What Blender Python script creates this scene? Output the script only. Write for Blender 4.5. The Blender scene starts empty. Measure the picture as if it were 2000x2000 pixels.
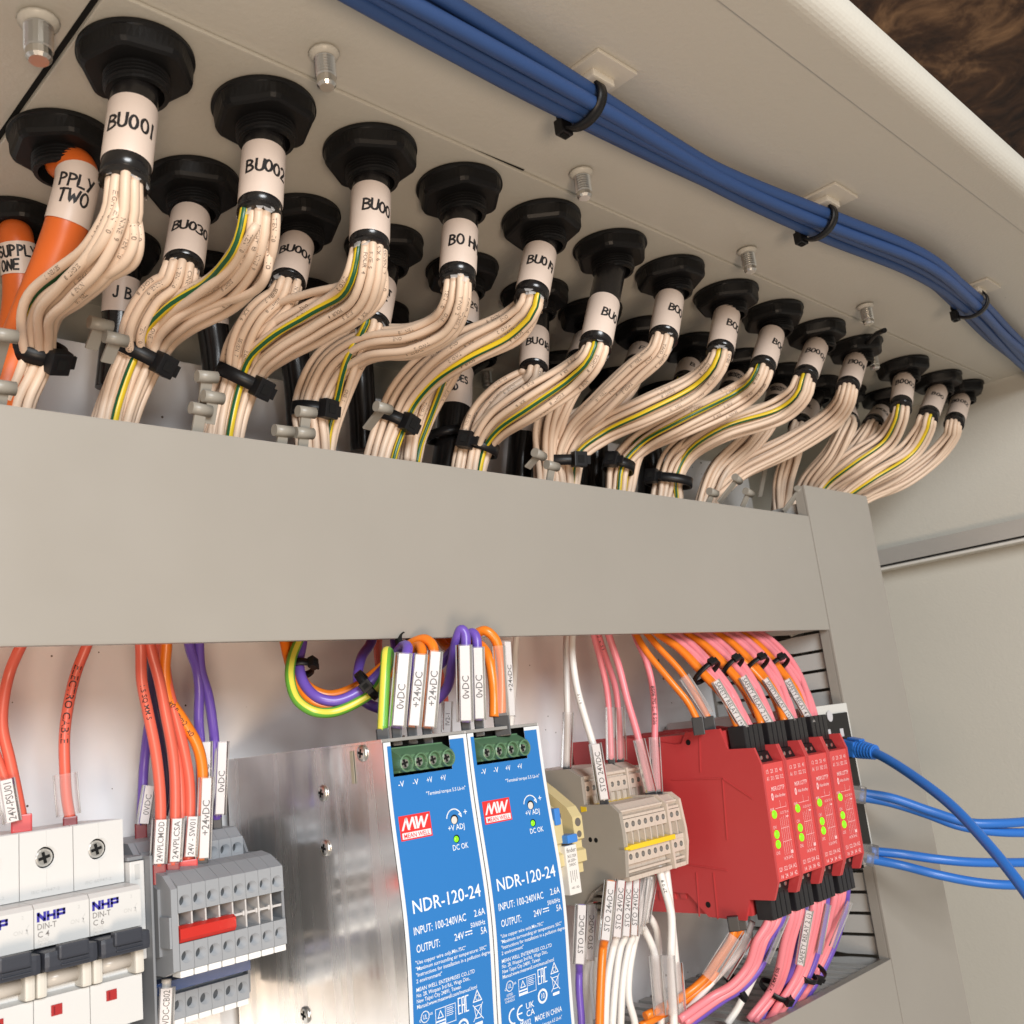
import bpy, bmesh, math, random
from mathutils import Vector, Matrix
random.seed(7)
C = bpy.context.scene.collection
SC = bpy.context.scene

# ------------------------------------------------------------------ camera
# axes of the cabinet seen from the lens: x along the rails, y into the cabinet, z up (all lengths below are millimetres)
AX = [Vector((0.71160, 0.07260, 0.69880)), Vector((-0.69320, 0.23470, 0.68150)), Vector((-0.11450, -0.96940, 0.21730))]
FOC = 1947.5
S = 0.001
cam_d = bpy.data.cameras.new('camera'); cam = bpy.data.objects.new('camera', cam_d); C.objects.link(cam)
cam_d.sensor_width = 36; cam_d.lens = FOC/2000*36; cam_d.clip_start = 0.01; cam_d.clip_end = 60
rgt = Vector((AX[0].x, AX[1].x, AX[2].x)); dwn = Vector((AX[0].y, AX[1].y, AX[2].y)); fwd = Vector((AX[0].z, AX[1].z, AX[2].z))
fwd.normalize(); rgt = (rgt - fwd*rgt.dot(fwd)).normalized(); upv = rgt.cross(fwd)
m = Matrix((rgt, upv, -fwd)).transposed().to_4x4(); cam.matrix_world = m
SC.camera = cam
cam_d.dof.use_dof = True; cam_d.dof.focus_distance = 0.42; cam_d.dof.aperture_fstop = 34.0

# ------------------------------------------------------------------ world and lamps
w = bpy.data.worlds.new('World'); SC.world = w; w.use_nodes = True
bg = w.node_tree.nodes['Background']; bg.inputs[0].default_value = (1.0, 0.91, 0.80, 1); bg.inputs[1].default_value = 0.38
def area(name, loc, target, size, power, col):
    l = bpy.data.lights.new(name, 'AREA'); l.shape = 'DISK'; l.size = size; l.energy = power; l.color = col
    o = bpy.data.objects.new(name, l); C.objects.link(o); o.location = loc
    o.rotation_euler = (Vector(target)-Vector(loc)).to_track_quat('-Z', 'Y').to_euler()
    return o
area('ceiling_lamp', (-0.35, -1.30, 0.50), (0.3, 0.36, -0.02), 0.75, 41, (0.95, 0.98, 1.0))
area('warm_fill', (-0.20, -0.42, -0.30), (0.35, 0.32, 0.2), 0.25, 4.8, (1.0, 0.77, 0.57))  # unseen warm fill added low in front to lift the ceiling and glands
vs = SC.view_settings; vs.view_transform = 'Standard'; vs.look = 'None'; vs.exposure = -0.15; vs.gamma = 1.0; vs.use_curve_mapping = False
SC.cycles.max_bounces = 8; SC.cycles.transparent_max_bounces = 24; SC.cycles.use_denoising = True
SC.cycles.caustics_reflective = False; SC.cycles.caustics_refractive = False

# ------------------------------------------------------------------ helpers
def ray(u, v):
    c = Vector(((u-1000)/FOC, (v-1000)/FOC, 1.0))
    return Vector((AX[0].dot(c), AX[1].dot(c), AX[2].dot(c)))
def at(u, v, y=None, x=None, z=None):
    d = ray(u, v)
    k = y/d.y if y is not None else (x/d.x if x is not None else z/d.z)
    return d*k
def P3(l):   # list of (u, v, y) picture points with their depth -> points in mm
    return [at(a, b, y=c) for a, b, c in l]

_mats = {}
def mat(name, col, rough=0.5, metal=0.0, bump=0.0, bscale=900, var=0.0, vscale=60, coat=0.0, emit=None, spec=0.5, sss=0.0, noise_rough=0.0):
    if name in _mats: return _mats[name]
    m = bpy.data.materials.new(name); m.use_nodes = True; nt = m.node_tree; b = nt.nodes['Principled BSDF']
    b.inputs['Base Color'].default_value = (*col, 1); b.inputs['Roughness'].default_value = rough; b.inputs['Metallic'].default_value = metal
    b.inputs['Specular IOR Level'].default_value = spec
    if coat: b.inputs['Coat Weight'].default_value = coat; b.inputs['Coat Roughness'].default_value = 0.08
    if emit: b.inputs['Emission Color'].default_value = (*emit[0], 1); b.inputs['Emission Strength'].default_value = emit[1]
    if bump or var or noise_rough: tc = nt.nodes.new('ShaderNodeTexCoord')
    if var:
        n = nt.nodes.new('ShaderNodeTexNoise'); n.inputs['Scale'].default_value = vscale; n.inputs['Detail'].default_value = 4
        mr = nt.nodes.new('ShaderNodeMapRange'); mr.inputs[1].default_value = 0.3; mr.inputs[2].default_value = 0.7; mr.inputs[3].default_value = 1-var; mr.inputs[4].default_value = 1+var
        hs = nt.nodes.new('ShaderNodeHueSaturation'); hs.inputs['Color'].default_value = (*col, 1)
        nt.links.new(tc.outputs['Object'], n.inputs['Vector']); nt.links.new(n.outputs['Fac'], mr.inputs[0]); nt.links.new(mr.outputs[0], hs.inputs['Value']); nt.links.new(hs.outputs[0], b.inputs['Base Color'])
    if noise_rough:
        n2 = nt.nodes.new('ShaderNodeTexNoise'); n2.inputs['Scale'].default_value = 35; n2.inputs['Detail'].default_value = 6
        mr2 = nt.nodes.new('ShaderNodeMapRange'); mr2.inputs[1].default_value = 0.3; mr2.inputs[2].default_value = 0.7; mr2.inputs[3].default_value = max(0, rough-noise_rough); mr2.inputs[4].default_value = rough+noise_rough
        nt.links.new(tc.outputs['Object'], n2.inputs['Vector']); nt.links.new(n2.outputs['Fac'], mr2.inputs[0]); nt.links.new(mr2.outputs[0], b.inputs['Roughness'])
    if bump:
        n3 = nt.nodes.new('ShaderNodeTexNoise'); n3.inputs['Scale'].default_value = bscale; n3.inputs['Detail'].default_value = 2
        bp = nt.nodes.new('ShaderNodeBump'); bp.inputs['Strength'].default_value = bump; bp.inputs['Distance'].default_value = 0.0003
        nt.links.new(tc.outputs['Object'], n3.inputs['Vector']); nt.links.new(n3.outputs['Fac'], bp.inputs['Height']); nt.links.new(bp.outputs[0], b.inputs['Normal'])
    _mats[name] = m
    return m
def clear_mat(name, tint, amount):
    m = bpy.data.materials.new(name); m.use_nodes = True; nt = m.node_tree; nt.nodes.clear()
    o = nt.nodes.new('ShaderNodeOutputMaterial'); t = nt.nodes.new('ShaderNodeBsdfTransparent'); t.inputs[0].default_value = (*tint, 1)
    g = nt.nodes.new('ShaderNodeBsdfGlossy'); g.inputs['Roughness'].default_value = 0.16; g.inputs[0].default_value = (0.75, 0.75, 0.75, 1)
    d = nt.nodes.new('ShaderNodeBsdfDiffuse'); d.inputs[0].default_value = (0.85, 0.83, 0.82, 1)
    f = nt.nodes.new('ShaderNodeLayerWeight'); f.inputs[0].default_value = 0.18
    m1 = nt.nodes.new('ShaderNodeMixShader'); m1.inputs[0].default_value = amount
    m2 = nt.nodes.new('ShaderNodeMixShader')
    nt.links.new(t.outputs[0], m1.inputs[1]); nt.links.new(d.outputs[0], m1.inputs[2])
    nt.links.new(f.outputs['Fresnel'], m2.inputs[0]); nt.links.new(m1.outputs[0], m2.inputs[1]); nt.links.new(g.outputs[0], m2.inputs[2]); nt.links.new(m2.outputs[0], o.inputs[0])
    _mats[name] = m
    return m

class MB:
    """collects shapes in millimetres; build() links them as ONE mesh object"""
    def __init__(s): s.v = []; s.f = []; s.mi = []; s.sm = []
    def add(s, vs_, fs, mi=0, smooth=False):
        o = len(s.v); s.v += [Vector(p) for p in vs_]
        for f in fs: s.f.append([o+i for i in f]); s.mi.append(mi); s.sm.append(smooth)
        return s
    def box(s, a, b, bev=0.0, mi=0):
        x0, y0, z0 = a; x1, y1, z1 = b
        if bev <= 0:
            s.add([(x0,y0,z0),(x1,y0,z0),(x1,y1,z0),(x0,y1,z0),(x0,y0,z1),(x1,y0,z1),(x1,y1,z1),(x0,y1,z1)],
                  [(0,3,2,1),(4,5,6,7),(0,1,5,4),(1,2,6,5),(2,3,7,6),(3,0,4,7)], mi)
        else:
            bm = bmesh.new(); bmesh.ops.create_cube(bm, size=1.0)
            for v in bm.verts: v.co = Vector(((x0+x1)/2+v.co.x*(x1-x0), (y0+y1)/2+v.co.y*(y1-y0), (z0+z1)/2+v.co.z*(z1-z0)))
            bmesh.ops.bevel(bm, geom=bm.edges[:], offset=min(bev, 0.45*min(abs(x1-x0), abs(y1-y0), abs(z1-z0))), segments=2, affect='EDGES', profile=0.7)
            s.from_bm(bm, mi); bm.free()
        return s
    def from_bm(s, bm, mi=0, smooth=False):
        bm.verts.index_update()
        s.add([v.co for v in bm.verts], [[v.index for v in f.verts] for f in bm.faces], mi, smooth)
    def obox(s, c, ex, ey, ez, bev=0.0, mi=0):      # oriented box: centre and three half-axis vectors
        t = MB(); t.box((-1,-1,-1), (1,1,1))
        if bev:
            t = MB(); L = (ex.length, ey.length, ez.length); t.box((-L[0],-L[1],-L[2]), L, bev)
            a, b, d = ex.normalized(), ey.normalized(), ez.normalized()
            s.add([c+a*p.x+b*p.y+d*p.z for p in t.v], t.f, mi)
        else: s.add([c+ex*p.x+ey*p.y+ez*p.z for p in t.v], t.f, mi)
        return s
    def prism_x(s, prof, x0, x1, mi=0):             # profile in (y, z) pushed along x
        n = len(prof)
        s.add([(x0, y, z) for y, z in prof]+[(x1, y, z) for y, z in prof],
              [tuple(range(n)), tuple(range(2*n-1, n-1, -1))]+[(i, n+i, n+(i+1)%n, (i+1)%n) for i in range(n)], mi)
        return s
    def tube(s, pts, r, n=10, cap=True, mi=0, mi2=None, twist=0.0, a0=0.0, smooth=True):
        pts = [Vector(p) for p in pts]; N = len(pts)
        rr = r if isinstance(r, (list, tuple)) else [r]*N
        T = [((pts[min(i+1, N-1)]-pts[max(i-1, 0)])).normalized() for i in range(N)]
        nrm = T[0].orthogonal().normalized()
        ref = Vector((0, -1, 0.2)); q = ref-T[0]*ref.dot(T[0])
        if q.length > 0.1: nrm = q.normalized()
        ring = []
        for i in range(N):
            if i: nrm = (nrm-T[i]*nrm.dot(T[i])).normalized()
            b = T[i].cross(nrm); a_ = a0+twist*i/max(1, N-1)
            ring.append([pts[i]+(nrm*math.cos(a_+2*math.pi*k/n)+b*math.sin(a_+2*math.pi*k/n))*rr[i] for k in range(n)])
        o = len(s.v)
        for rg in ring: s.v += rg
        for i in range(N-1):
            for k in range(n):
                s.f.append([o+i*n+k, o+i*n+(k+1)%n, o+(i+1)*n+(k+1)%n, o+(i+1)*n+k]); s.sm.append(smooth)
                s.mi.append(mi2 if (mi2 is not None and (k < n*0.3 or n*0.5 <= k < n*0.8)) else mi)
        if cap:
            s.f.append([o+k for k in reversed(range(n))]); s.mi.append(mi); s.sm.append(False)
            s.f.append([o+(N-1)*n+k for k in range(n)]); s.mi.append(mi); s.sm.append(False)
        return s
    def lathe(s, c, axis, prof, n=24, mi=0, smooth=False, rfun=None, ref=None):   # prof: (radius, distance along axis)
        axis = axis.normalized(); u = (ref-axis*ref.dot(axis)).normalized() if ref else axis.orthogonal().normalized(); v = axis.cross(u)
        o = len(s.v); m_ = len(prof)
        for j, (r, h) in enumerate(prof):
            for k in range(n):
                a = 2*math.pi*k/n; q = rfun(a, j, r) if rfun else r
                s.v.append(c+axis*h+(u*math.cos(a)+v*math.sin(a))*q)
        for j in range(m_-1):
            for k in range(n):
                s.f.append([o+j*n+k, o+j*n+(k+1)%n, o+(j+1)*n+(k+1)%n, o+(j+1)*n+k]); s.mi.append(mi); s.sm.append(smooth)
        s.f.append([o+k for k in reversed(range(n))]); s.mi.append(mi); s.sm.append(False)
        s.f.append([o+(m_-1)*n+k for k in range(n)]); s.mi.append(mi); s.sm.append(False)
        return s
    def build(s, name, mats, parent=None, origin=None, smooth_angle=None):
        if origin is None: origin = ORG.get(parent.name, Vector((0,0,0))) if parent else Vector((0,0,0))
        me = bpy.data.meshes.new(name)
        me.from_pydata([(p-origin)*S for p in s.v], [], s.f)
        if not isinstance(mats, (list, tuple)): mats = [mats]
        for m_ in mats: me.materials.append(m_)
        me.polygons.foreach_set('material_index', s.mi); me.polygons.foreach_set('use_smooth', s.sm)
        me.validate(); me.update()
        o = bpy.data.objects.new(name, me); C.objects.link(o)
        if parent: o.parent = parent; ORG[o.name] = origin
        else: o.location = origin*S
        return o
ORG = {}
def thing(name, label, cat, org=(0,0,0), group=None):
    o = bpy.data.objects.new(name, None); C.objects.link(o); o.empty_display_size = 0.01
    org = Vector(org); o.location = org*S; ORG[o.name] = org
    o['label'] = label; o['category'] = cat
    if group: o['group'] = group
    return o
def tag(o, label, cat, group=None):
    o['label'] = label; o['category'] = cat
    if group: o['group'] = group
    return o
def struct(o, kind='structure', label=None):
    o['kind'] = kind
    if label: o['label'] = label
    return o
def dup(root, shift, label, kids=True):      # copy a thing with its parts and sub-parts; shift in mm
    r = root.copy(); C.objects.link(r); r.location = root.location+Vector(shift)*S; r['label'] = label; ORG[r.name] = ORG[root.name]+Vector(shift)
    for ch in list(root.children):
        c = ch.copy(); C.objects.link(c); c.parent = r
        for g in list(ch.children):
            d = g.copy(); C.objects.link(d); d.parent = c
    return r
def spline(pts, per=8):
    pts = [Vector(p) for p in pts]; n = len(pts); out = []
    for i in range(n-1):
        p0 = pts[i-1] if i else pts[0]*2-pts[1]; p1 = pts[i]; p2 = pts[i+1]; p3 = pts[i+2] if i+2 < n else pts[-1]*2-pts[-2]
        d1 = max((p1-p0).length, 1e-6)**0.5; d2 = max((p2-p1).length, 1e-6)**0.5; d3 = max((p3-p2).length, 1e-6)**0.5
        m1 = ((p1-p0)/d1-(p2-p0)/(d1+d2)+(p2-p1)/d2)*d2; m2 = ((p2-p1)/d2-(p3-p1)/(d2+d3)+(p3-p2)/d3)*d2
        for k in range(per):
            t = k/per; t2 = t*t; t3 = t2*t
            out.append(p1*(2*t3-3*t2+1)+m1*(t3-2*t2+t)+p2*(-2*t3+3*t2)+m2*(t3-t2))
    out.append(pts[-1]); return out
def resample(pts, n):
    L = [0]
    for a, b in zip(pts, pts[1:]): L.append(L[-1]+(b-a).length)
    out = []; j = 0
    for i in range(n):
        t = L[-1]*i/(n-1)
        while j < len(pts)-2 and L[j+1] < t: j += 1
        k = (t-L[j])/max(1e-9, L[j+1]-L[j]); out.append(pts[j].lerp(pts[j+1], min(1, max(0, k))))
    return out

# ---- printed letters: each glyph taken once from the built-in font, then set on any surface
GLY = {}
def load_glyphs(chars):
    cu = bpy.data.curves.new('glyph', 'FONT'); cu.resolution_u = 2; cu.offset = 0.006; ob = bpy.data.objects.new('glyph', cu); C.objects.link(ob)
    def mesh_of(t):
        cu.body = t; bpy.context.view_layer.update()
        me = bpy.data.meshes.new_from_object(ob.evaluated_get(bpy.context.evaluated_depsgraph_get()))
        vs_ = [(v.co.x, v.co.y) for v in me.vertices]; fs = [tuple(p.vertices) for p in me.polygons]; bpy.data.meshes.remove(me)
        return vs_, fs
    hh = mesh_of('HH')[0]; w2 = max(p[0] for p in hh)-min(p[0] for p in hh); cap = max(p[1] for p in hh)
    for c in chars:
        vs_, fs = mesh_of(c); q = mesh_of('H'+c+'H')[0]
        adv = max(p[0] for p in q)-min(p[0] for p in q)-w2
        GLY[c] = ([(x/cap, y/cap) for x, y in vs_], fs, adv/cap)
    bpy.data.objects.remove(ob); bpy.data.curves.remove(cu)
load_glyphs('ABCDEFGHIJKLMNOPQRSTUVWXYZabcdefghijklmnopqrstuvwxyz0123456789+-.,:/"()~')
GLY[' '] = ([], [], 0.42)
def letters(mb, text, fn, cap, x=0.0, y=0.0, width=None, align='l', mi=0, bold=1.0):
    """text laid on a surface: fn(u, v) -> point; cap height in mm; width squeezes it to fit"""
    tot = sum(GLY.get(c, GLY[' '])[2] for c in text)*cap
    k = (width/tot) if width else 1.0
    cx = x-(tot*k if align == 'r' else (tot*k/2 if align == 'c' else 0))
    for c in text:
        vs_, fs, adv = GLY.get(c, GLY[' '])
        if vs_: mb.add([fn(cx+a*cap*k, y+b*cap) for a, b in vs_], fs, mi)
        cx += adv*cap*k
    return cx
# ---- handwriting: pen strokes
def arc(cx, cy, rx, ry, a0, a1, n=10): return [(cx+rx*math.cos(math.radians(a0+(a1-a0)*i/n)), cy+ry*math.sin(math.radians(a0+(a1-a0)*i/n))) for i in range(n+1)]
HAND = {
 'B': [[(0,0),(0.04,1)], [(0.02,0.97)]+arc(0.12,0.77,0.42,0.22,90,-90)+arc(0.12,0.27,0.5,0.27,90,-90)+[(0,0.01)]],
 'U': [[(0,1),(0.02,0.4)]+arc(0.3,0.3,0.28,0.3,180,360)+[(0.6,1)]],
 'O': [arc(0.32,0.5,0.32,0.5,100,470,18)], '0': [arc(0.27,0.48,0.27,0.47,80,450,18)],
 '1': [[(0.12,1),(0.1,0)]], '2': [arc(0.27,0.72,0.27,0.27,150,-30)+[(0.02,0.02),(0.58,0.04)]],
 '3': [arc(0.2,0.75,0.3,0.25,140,-80)+arc(0.2,0.26,0.35,0.26,80,-140)], '4': [[(0.2,1),(0.02,0.4),(0.6,0.42)], [(0.45,0.75),(0.42,0)]],
 '7': [[(0,0.97),(0.55,1),(0.2,0)]], '8': [arc(0.28,0.75,0.22,0.24,-90,270,14)+arc(0.28,0.26,0.28,0.26,90,-270,14)],
 '9': [arc(0.25,0.7,0.25,0.28,0,360,14)+[(0.48,0.5),(0.42,0)]], 'H': [[(0,1),(0.02,0)], [(0.55,1),(0.55,0)], [(0,0.5),(0.55,0.52)]],
 'M': [[(0,0),(0.06,1),(0.35,0.35),(0.66,1),(0.7,0)]], 'S': [arc(0.28,0.75,0.26,0.24,40,270)+arc(0.28,0.25,0.28,0.26,90,-140)],
 'P': [[(0,0),(0.02,1)], [(0,0.98)]+arc(0.12,0.74,0.4,0.24,90,-90)+[(0,0.5)]], 'L': [[(0.02,1),(0,0.02),(0.5,0)]],
 'Y': [[(0,1),(0.28,0.55)], [(0.58,1),(0.14,0)]], 'T': [[(0,0.97),(0.62,1)], [(0.32,1),(0.3,0)]],
 'W': [[(0,1),(0.18,0.02),(0.4,0.7),(0.6,0),(0.82,1)]], 'N': [[(0,0),(0.02,1),(0.5,0.02),(0.54,1)]],
 'E': [[(0.5,1),(0,0.97),(0,0.02),(0.5,0)], [(0,0.5),(0.42,0.52)]], 'I': [[(0.08,1),(0.08,0)]],
 'F': [[(0.5,1),(0,0.97),(0,0)], [(0,0.5),(0.4,0.52)]], '.': [[(0.05,0),(0.1,0.05)]],
 'D': [[(0.02,0),(0.02,1)], [(0,0.98)]+arc(0.05,0.5,0.5,0.48,90,-90)+[(0,0.02)]], 'V': [[(0,1),(0.28,0),(0.56,1)]],
 'J': [[(0.4,1),(0.4,0.25)]+arc(0.2,0.2,0.2,0.2,0,-170)], 'C': [arc(0.32,0.5,0.32,0.5,50,310,14)], 'X': [[(0,1),(0.55,0)], [(0.5,1),(0,0)]],
 'R': [[(0,0),(0.02,1)], [(0,0.98)]+arc(0.12,0.74,0.4,0.24,90,-90)+[(0,0.5),(0.5,0)]], ' ': []}
HW = {' ': 0.45, '1': 0.3, 'I': 0.3, '.': 0.25, 'W': 1.05, 'M': 0.92}
def handwrite(mb, text, fn, cap, x, y, pen, rnd):
    cx = x
    for c in text:
        dy = rnd.uniform(-0.05, 0.05)*cap; sk = rnd.uniform(-0.03, 0.10); kx = rnd.uniform(0.78, 0.92)
        for st in HAND.get(c, []):
            q = [Vector((cx+(a*kx+sk*b)*cap, y+b*cap+dy, 0)) for a, b in st]
            fine = [q[0]]
            for a, b in zip(q, q[1:]):
                k = max(1, int((b-a).length/(0.18*cap))); fine += [a.lerp(b, (i+1)/k) for i in range(k)]
            o = len(mb.v); n = len(fine)
            for i in range(n):
                t = (fine[min(i+1, n-1)]-fine[max(i-1, 0)]).normalized(); s_ = Vector((-t.y, t.x, 0))*pen*0.5*rnd.uniform(0.85, 1.1)
                ext = t*pen*0.4*(1 if i == n-1 else (-1 if i == 0 else 0))
                a, b = fine[i]+s_+ext, fine[i]-s_+ext
                mb.v += [fn(a.x, a.y), fn(b.x, b.y)]
            for i in range(n-1):
                mb.f.append([o+2*i, o+2*i+1, o+2*i+3, o+2*i+2]); mb.mi.append(0); mb.sm.append(False)
        cx += HW.get(c, 0.76)*0.87*cap*rnd.uniform(0.96, 1.05)

# ------------------------------------------------------------------ materials
PAINT = mat('painted_steel', (0.545, 0.525, 0.468), 0.40, bump=0.45, bscale=520, var=0.02, vscale=6)
PLATE = mat('painted_gland_plate', (0.515, 0.495, 0.437), 0.42, bump=0.45, bscale=520, var=0.02, vscale=6)
WHITE = mat('white_mounting_plate', (0.84, 0.84, 0.84), 0.22, bump=0.05, bscale=300, var=0.02, coat=0.35)
DUCT = mat('grey_pvc', (0.30, 0.278, 0.246), 0.36, bump=0.06, bscale=90, var=0.03, vscale=9, noise_rough=0.07)
FINGER = mat('grey_pvc_finger', (0.26, 0.24, 0.205), 0.4)
BLACKN = mat('black_nylon', (0.0075, 0.0075, 0.008), 0.42, bump=0.12, bscale=1400, spec=0.24)
SHEATH = mat('black_sheath', (0.010, 0.009, 0.009), 0.22, bump=0.06, bscale=250)
ORSHEATH = mat('orange_sheath', (0.62, 0.12, 0.018), 0.35, bump=0.08, bscale=200)
PAPER = mat('label_paper', (0.66, 0.545, 0.47), 0.42, bump=0.1, bscale=160, var=0.03, vscale=90)
INK = mat('marker_ink', (0.012, 0.011, 0.012), 0.5)
COREW = mat('white_core', (0.67, 0.51, 0.385), 0.48, var=0.05, vscale=25)
GREEN = mat('earth_green', (0.012, 0.09, 0.035), 0.35)
YELLOW = mat('earth_yellow', (0.70, 0.50, 0.02), 0.35)
LGREEN = mat('bright_earth_green', (0.12, 0.36, 0.04), 0.35)
LYELLOW = mat('bright_earth_yellow', (0.66, 0.60, 0.07), 0.35)
STEEL = mat('zinc_steel', (0.70, 0.69, 0.66), 0.32, metal=1.0, bump=0.1, bscale=400)
GALV = mat('galvanised_case', (0.86, 0.855, 0.85), 0.26, metal=0.86, bump=0.18, bscale=90, var=0.10, vscale=45, noise_rough=0.10)
BLUEC = mat('blue_data_cable', (0.024, 0.066, 0.20), 0.5, bump=0.05, bscale=300)
BLUEP = mat('blue_patch_cable', (0.025, 0.15, 0.52), 0.36)
TIE = mat('black_cable_tie', (0.008, 0.008, 0.009), 0.42, spec=0.3)
MOUNT = mat('white_nylon', (0.62, 0.58, 0.50), 0.45)
WPLAS = mat('breaker_white', (0.60, 0.60, 0.59), 0.34, bump=0.05, bscale=1200)
SLATE = mat('slate_toggle', (0.032, 0.036, 0.048), 0.4, bump=0.1, bscale=1500)
CREAM = mat('cream_plastic', (0.60, 0.57, 0.51), 0.4)
NAVY = mat('navy_print', (0.03, 0.025, 0.30), 0.5)
GREYP = mat('grey_print', (0.20, 0.19, 0.185), 0.5)
COREP = mat('core_print_ink', (0.17, 0.125, 0.095), 0.5)
PALEP = mat('pale_grey_print', (0.50, 0.50, 0.49), 0.5)
REDI = mat('red_indicator', (0.35, 0.02, 0.02), 0.4)
TGREY = mat('terminal_grey', (0.285, 0.30, 0.32), 0.42, bump=0.04, bscale=1200)
TDARK = mat('terminal_shaft', (0.06, 0.065, 0.07), 0.5)
TEND = mat('terminal_end_plate', (0.20, 0.21, 0.225), 0.42)
TAGW = mat('white_marker_strip', (0.80, 0.80, 0.78), 0.4)
RJUMP = mat('red_jumper', (0.50, 0.025, 0.018), 0.3)
BJUMP = mat('blue_jumper', (0.02, 0.06, 0.19), 0.35)
BTAB = mat('blue_tab', (0.05, 0.22, 0.62), 0.3)
PBLUE = mat('power_supply_blue', (0.022, 0.165, 0.46), 0.34)
PWHITE = mat('power_supply_white', (0.66, 0.68, 0.70), 0.36)
TWHITE = mat('white_print', (0.72, 0.77, 0.82), 0.5)
TGRN = mat('green_connector', (0.10, 0.20, 0.11), 0.38)
DARK = mat('dark_recess', (0.012, 0.012, 0.012), 0.8, spec=0.1)
LOGOR = mat('logo_red', (0.68, 0.03, 0.028), 0.4)
LED = mat('green_led', (0.12, 0.5, 0.01), 0.3, emit=((0.30, 1.0, 0.0), 0.85))
BEIGE = mat('beige_terminal', (0.56, 0.485, 0.41), 0.42, bump=0.04, bscale=1200)
BEND = mat('beige_end_plate', (0.33, 0.30, 0.255), 0.45, bump=0.04, bscale=1200, var=0.02)
BDARK = mat('beige_shaft_shade', (0.13, 0.115, 0.10), 0.6)  # shade inside the entries and slots put into the colour
YJUMP = mat('yellow_jumper', (0.78, 0.55, 0.03), 0.35)
SAND = mat('sand_relay_socket', (0.60, 0.50, 0.26), 0.42)
RRED = mat('safety_relay_red', (0.47, 0.046, 0.048), 0.40, bump=0.05, bscale=1000)
RFACE = mat('safety_relay_face', (0.62, 0.065, 0.062), 0.42)
PRED = mat('pink_print', (0.88, 0.55, 0.55), 0.5)
FERR = mat('black_ferrule', (0.012, 0.012, 0.014), 0.4)
RFERR = mat('red_ferrule', (0.55, 0.03, 0.03), 0.35)
DFERR = mat('dark_red_ferrule', (0.20, 0.01, 0.015), 0.35)
WIRE = {'red': mat('red_wire', (0.68, 0.12, 0.075), 0.36), 'orange': mat('orange_wire', (0.80, 0.20, 0.014), 0.33),
        'purple': mat('purple_wire', (0.145, 0.08, 0.42), 0.34), 'white': mat('white_wire', (0.76, 0.73, 0.69), 0.36),
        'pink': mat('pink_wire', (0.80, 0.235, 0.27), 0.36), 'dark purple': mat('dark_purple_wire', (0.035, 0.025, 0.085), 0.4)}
CLEAR = clear_mat('clear_sleeve', (0.93, 0.91, 0.91), 0.13)
TAPE = clear_mat('clear_tape', (0.95, 0.93, 0.9), 0.35)
INSERT = mat('white_marker_insert', (0.72, 0.715, 0.71), 0.4)
BROWN = mat('rusty_boards', (0.115, 0.055, 0.026), 0.8)
def brown_nodes():
    nt = BROWN.node_tree; b = nt.nodes['Principled BSDF']; tc = nt.nodes.new('ShaderNodeTexCoord')
    n = nt.nodes.new('ShaderNodeTexNoise'); n.inputs['Scale'].default_value = 7; n.inputs['Detail'].default_value = 9; n.inputs['Roughness'].default_value = 0.68; n.inputs['Distortion'].default_value = 0.6
    r = nt.nodes.new('ShaderNodeValToRGB'); e = r.color_ramp.elements
    e[0].position = 0.34; e[0].color = (0.022, 0.010, 0.006, 1); e[1].position = 0.68; e[1].color = (0.46, 0.25, 0.12, 1)
    k = e.new(0.5); k.color = (0.11, 0.052, 0.026, 1)
    bp = nt.nodes.new('ShaderNodeBump'); bp.inputs['Strength'].default_value = 0.9; bp.inputs['Distance'].default_value = 0.04
    nt.links.new(tc.outputs['Object'], n.inputs['Vector']); nt.links.new(n.outputs['Fac'], r.inputs[0]); nt.links.new(r.outputs[0], b.inputs['Base Color']); nt.links.new(n.outputs['Fac'], bp.inputs['Height']); nt.links.new(bp.outputs[0], b.inputs['Normal'])
brown_nodes()
def galv_nodes():      # streaky rolled zinc
    nt = GALV.node_tree; b = nt.nodes['Principled BSDF']; tc = nt.nodes.new('ShaderNodeTexCoord'); mp = nt.nodes.new('ShaderNodeMapping'); mp.inputs['Scale'].default_value = (160, 160, 9)
    n = nt.nodes.new('ShaderNodeTexNoise'); n.inputs['Scale'].default_value = 1.0; n.inputs['Detail'].default_value = 5
    mr = nt.nodes.new('ShaderNodeMapRange'); mr.inputs[1].default_value = 0.3; mr.inputs[2].default_value = 0.7; mr.inputs[3].default_value = 0.12; mr.inputs[4].default_value = 0.34
    nt.links.new(tc.outputs['Object'], mp.inputs[0]); nt.links.new(mp.outputs[0], n.inputs['Vector']); nt.links.new(n.outputs['Fac'], mr.inputs[0]); nt.links.new(mr.outputs[0], b.inputs['Roughness'])
galv_nodes()

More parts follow.
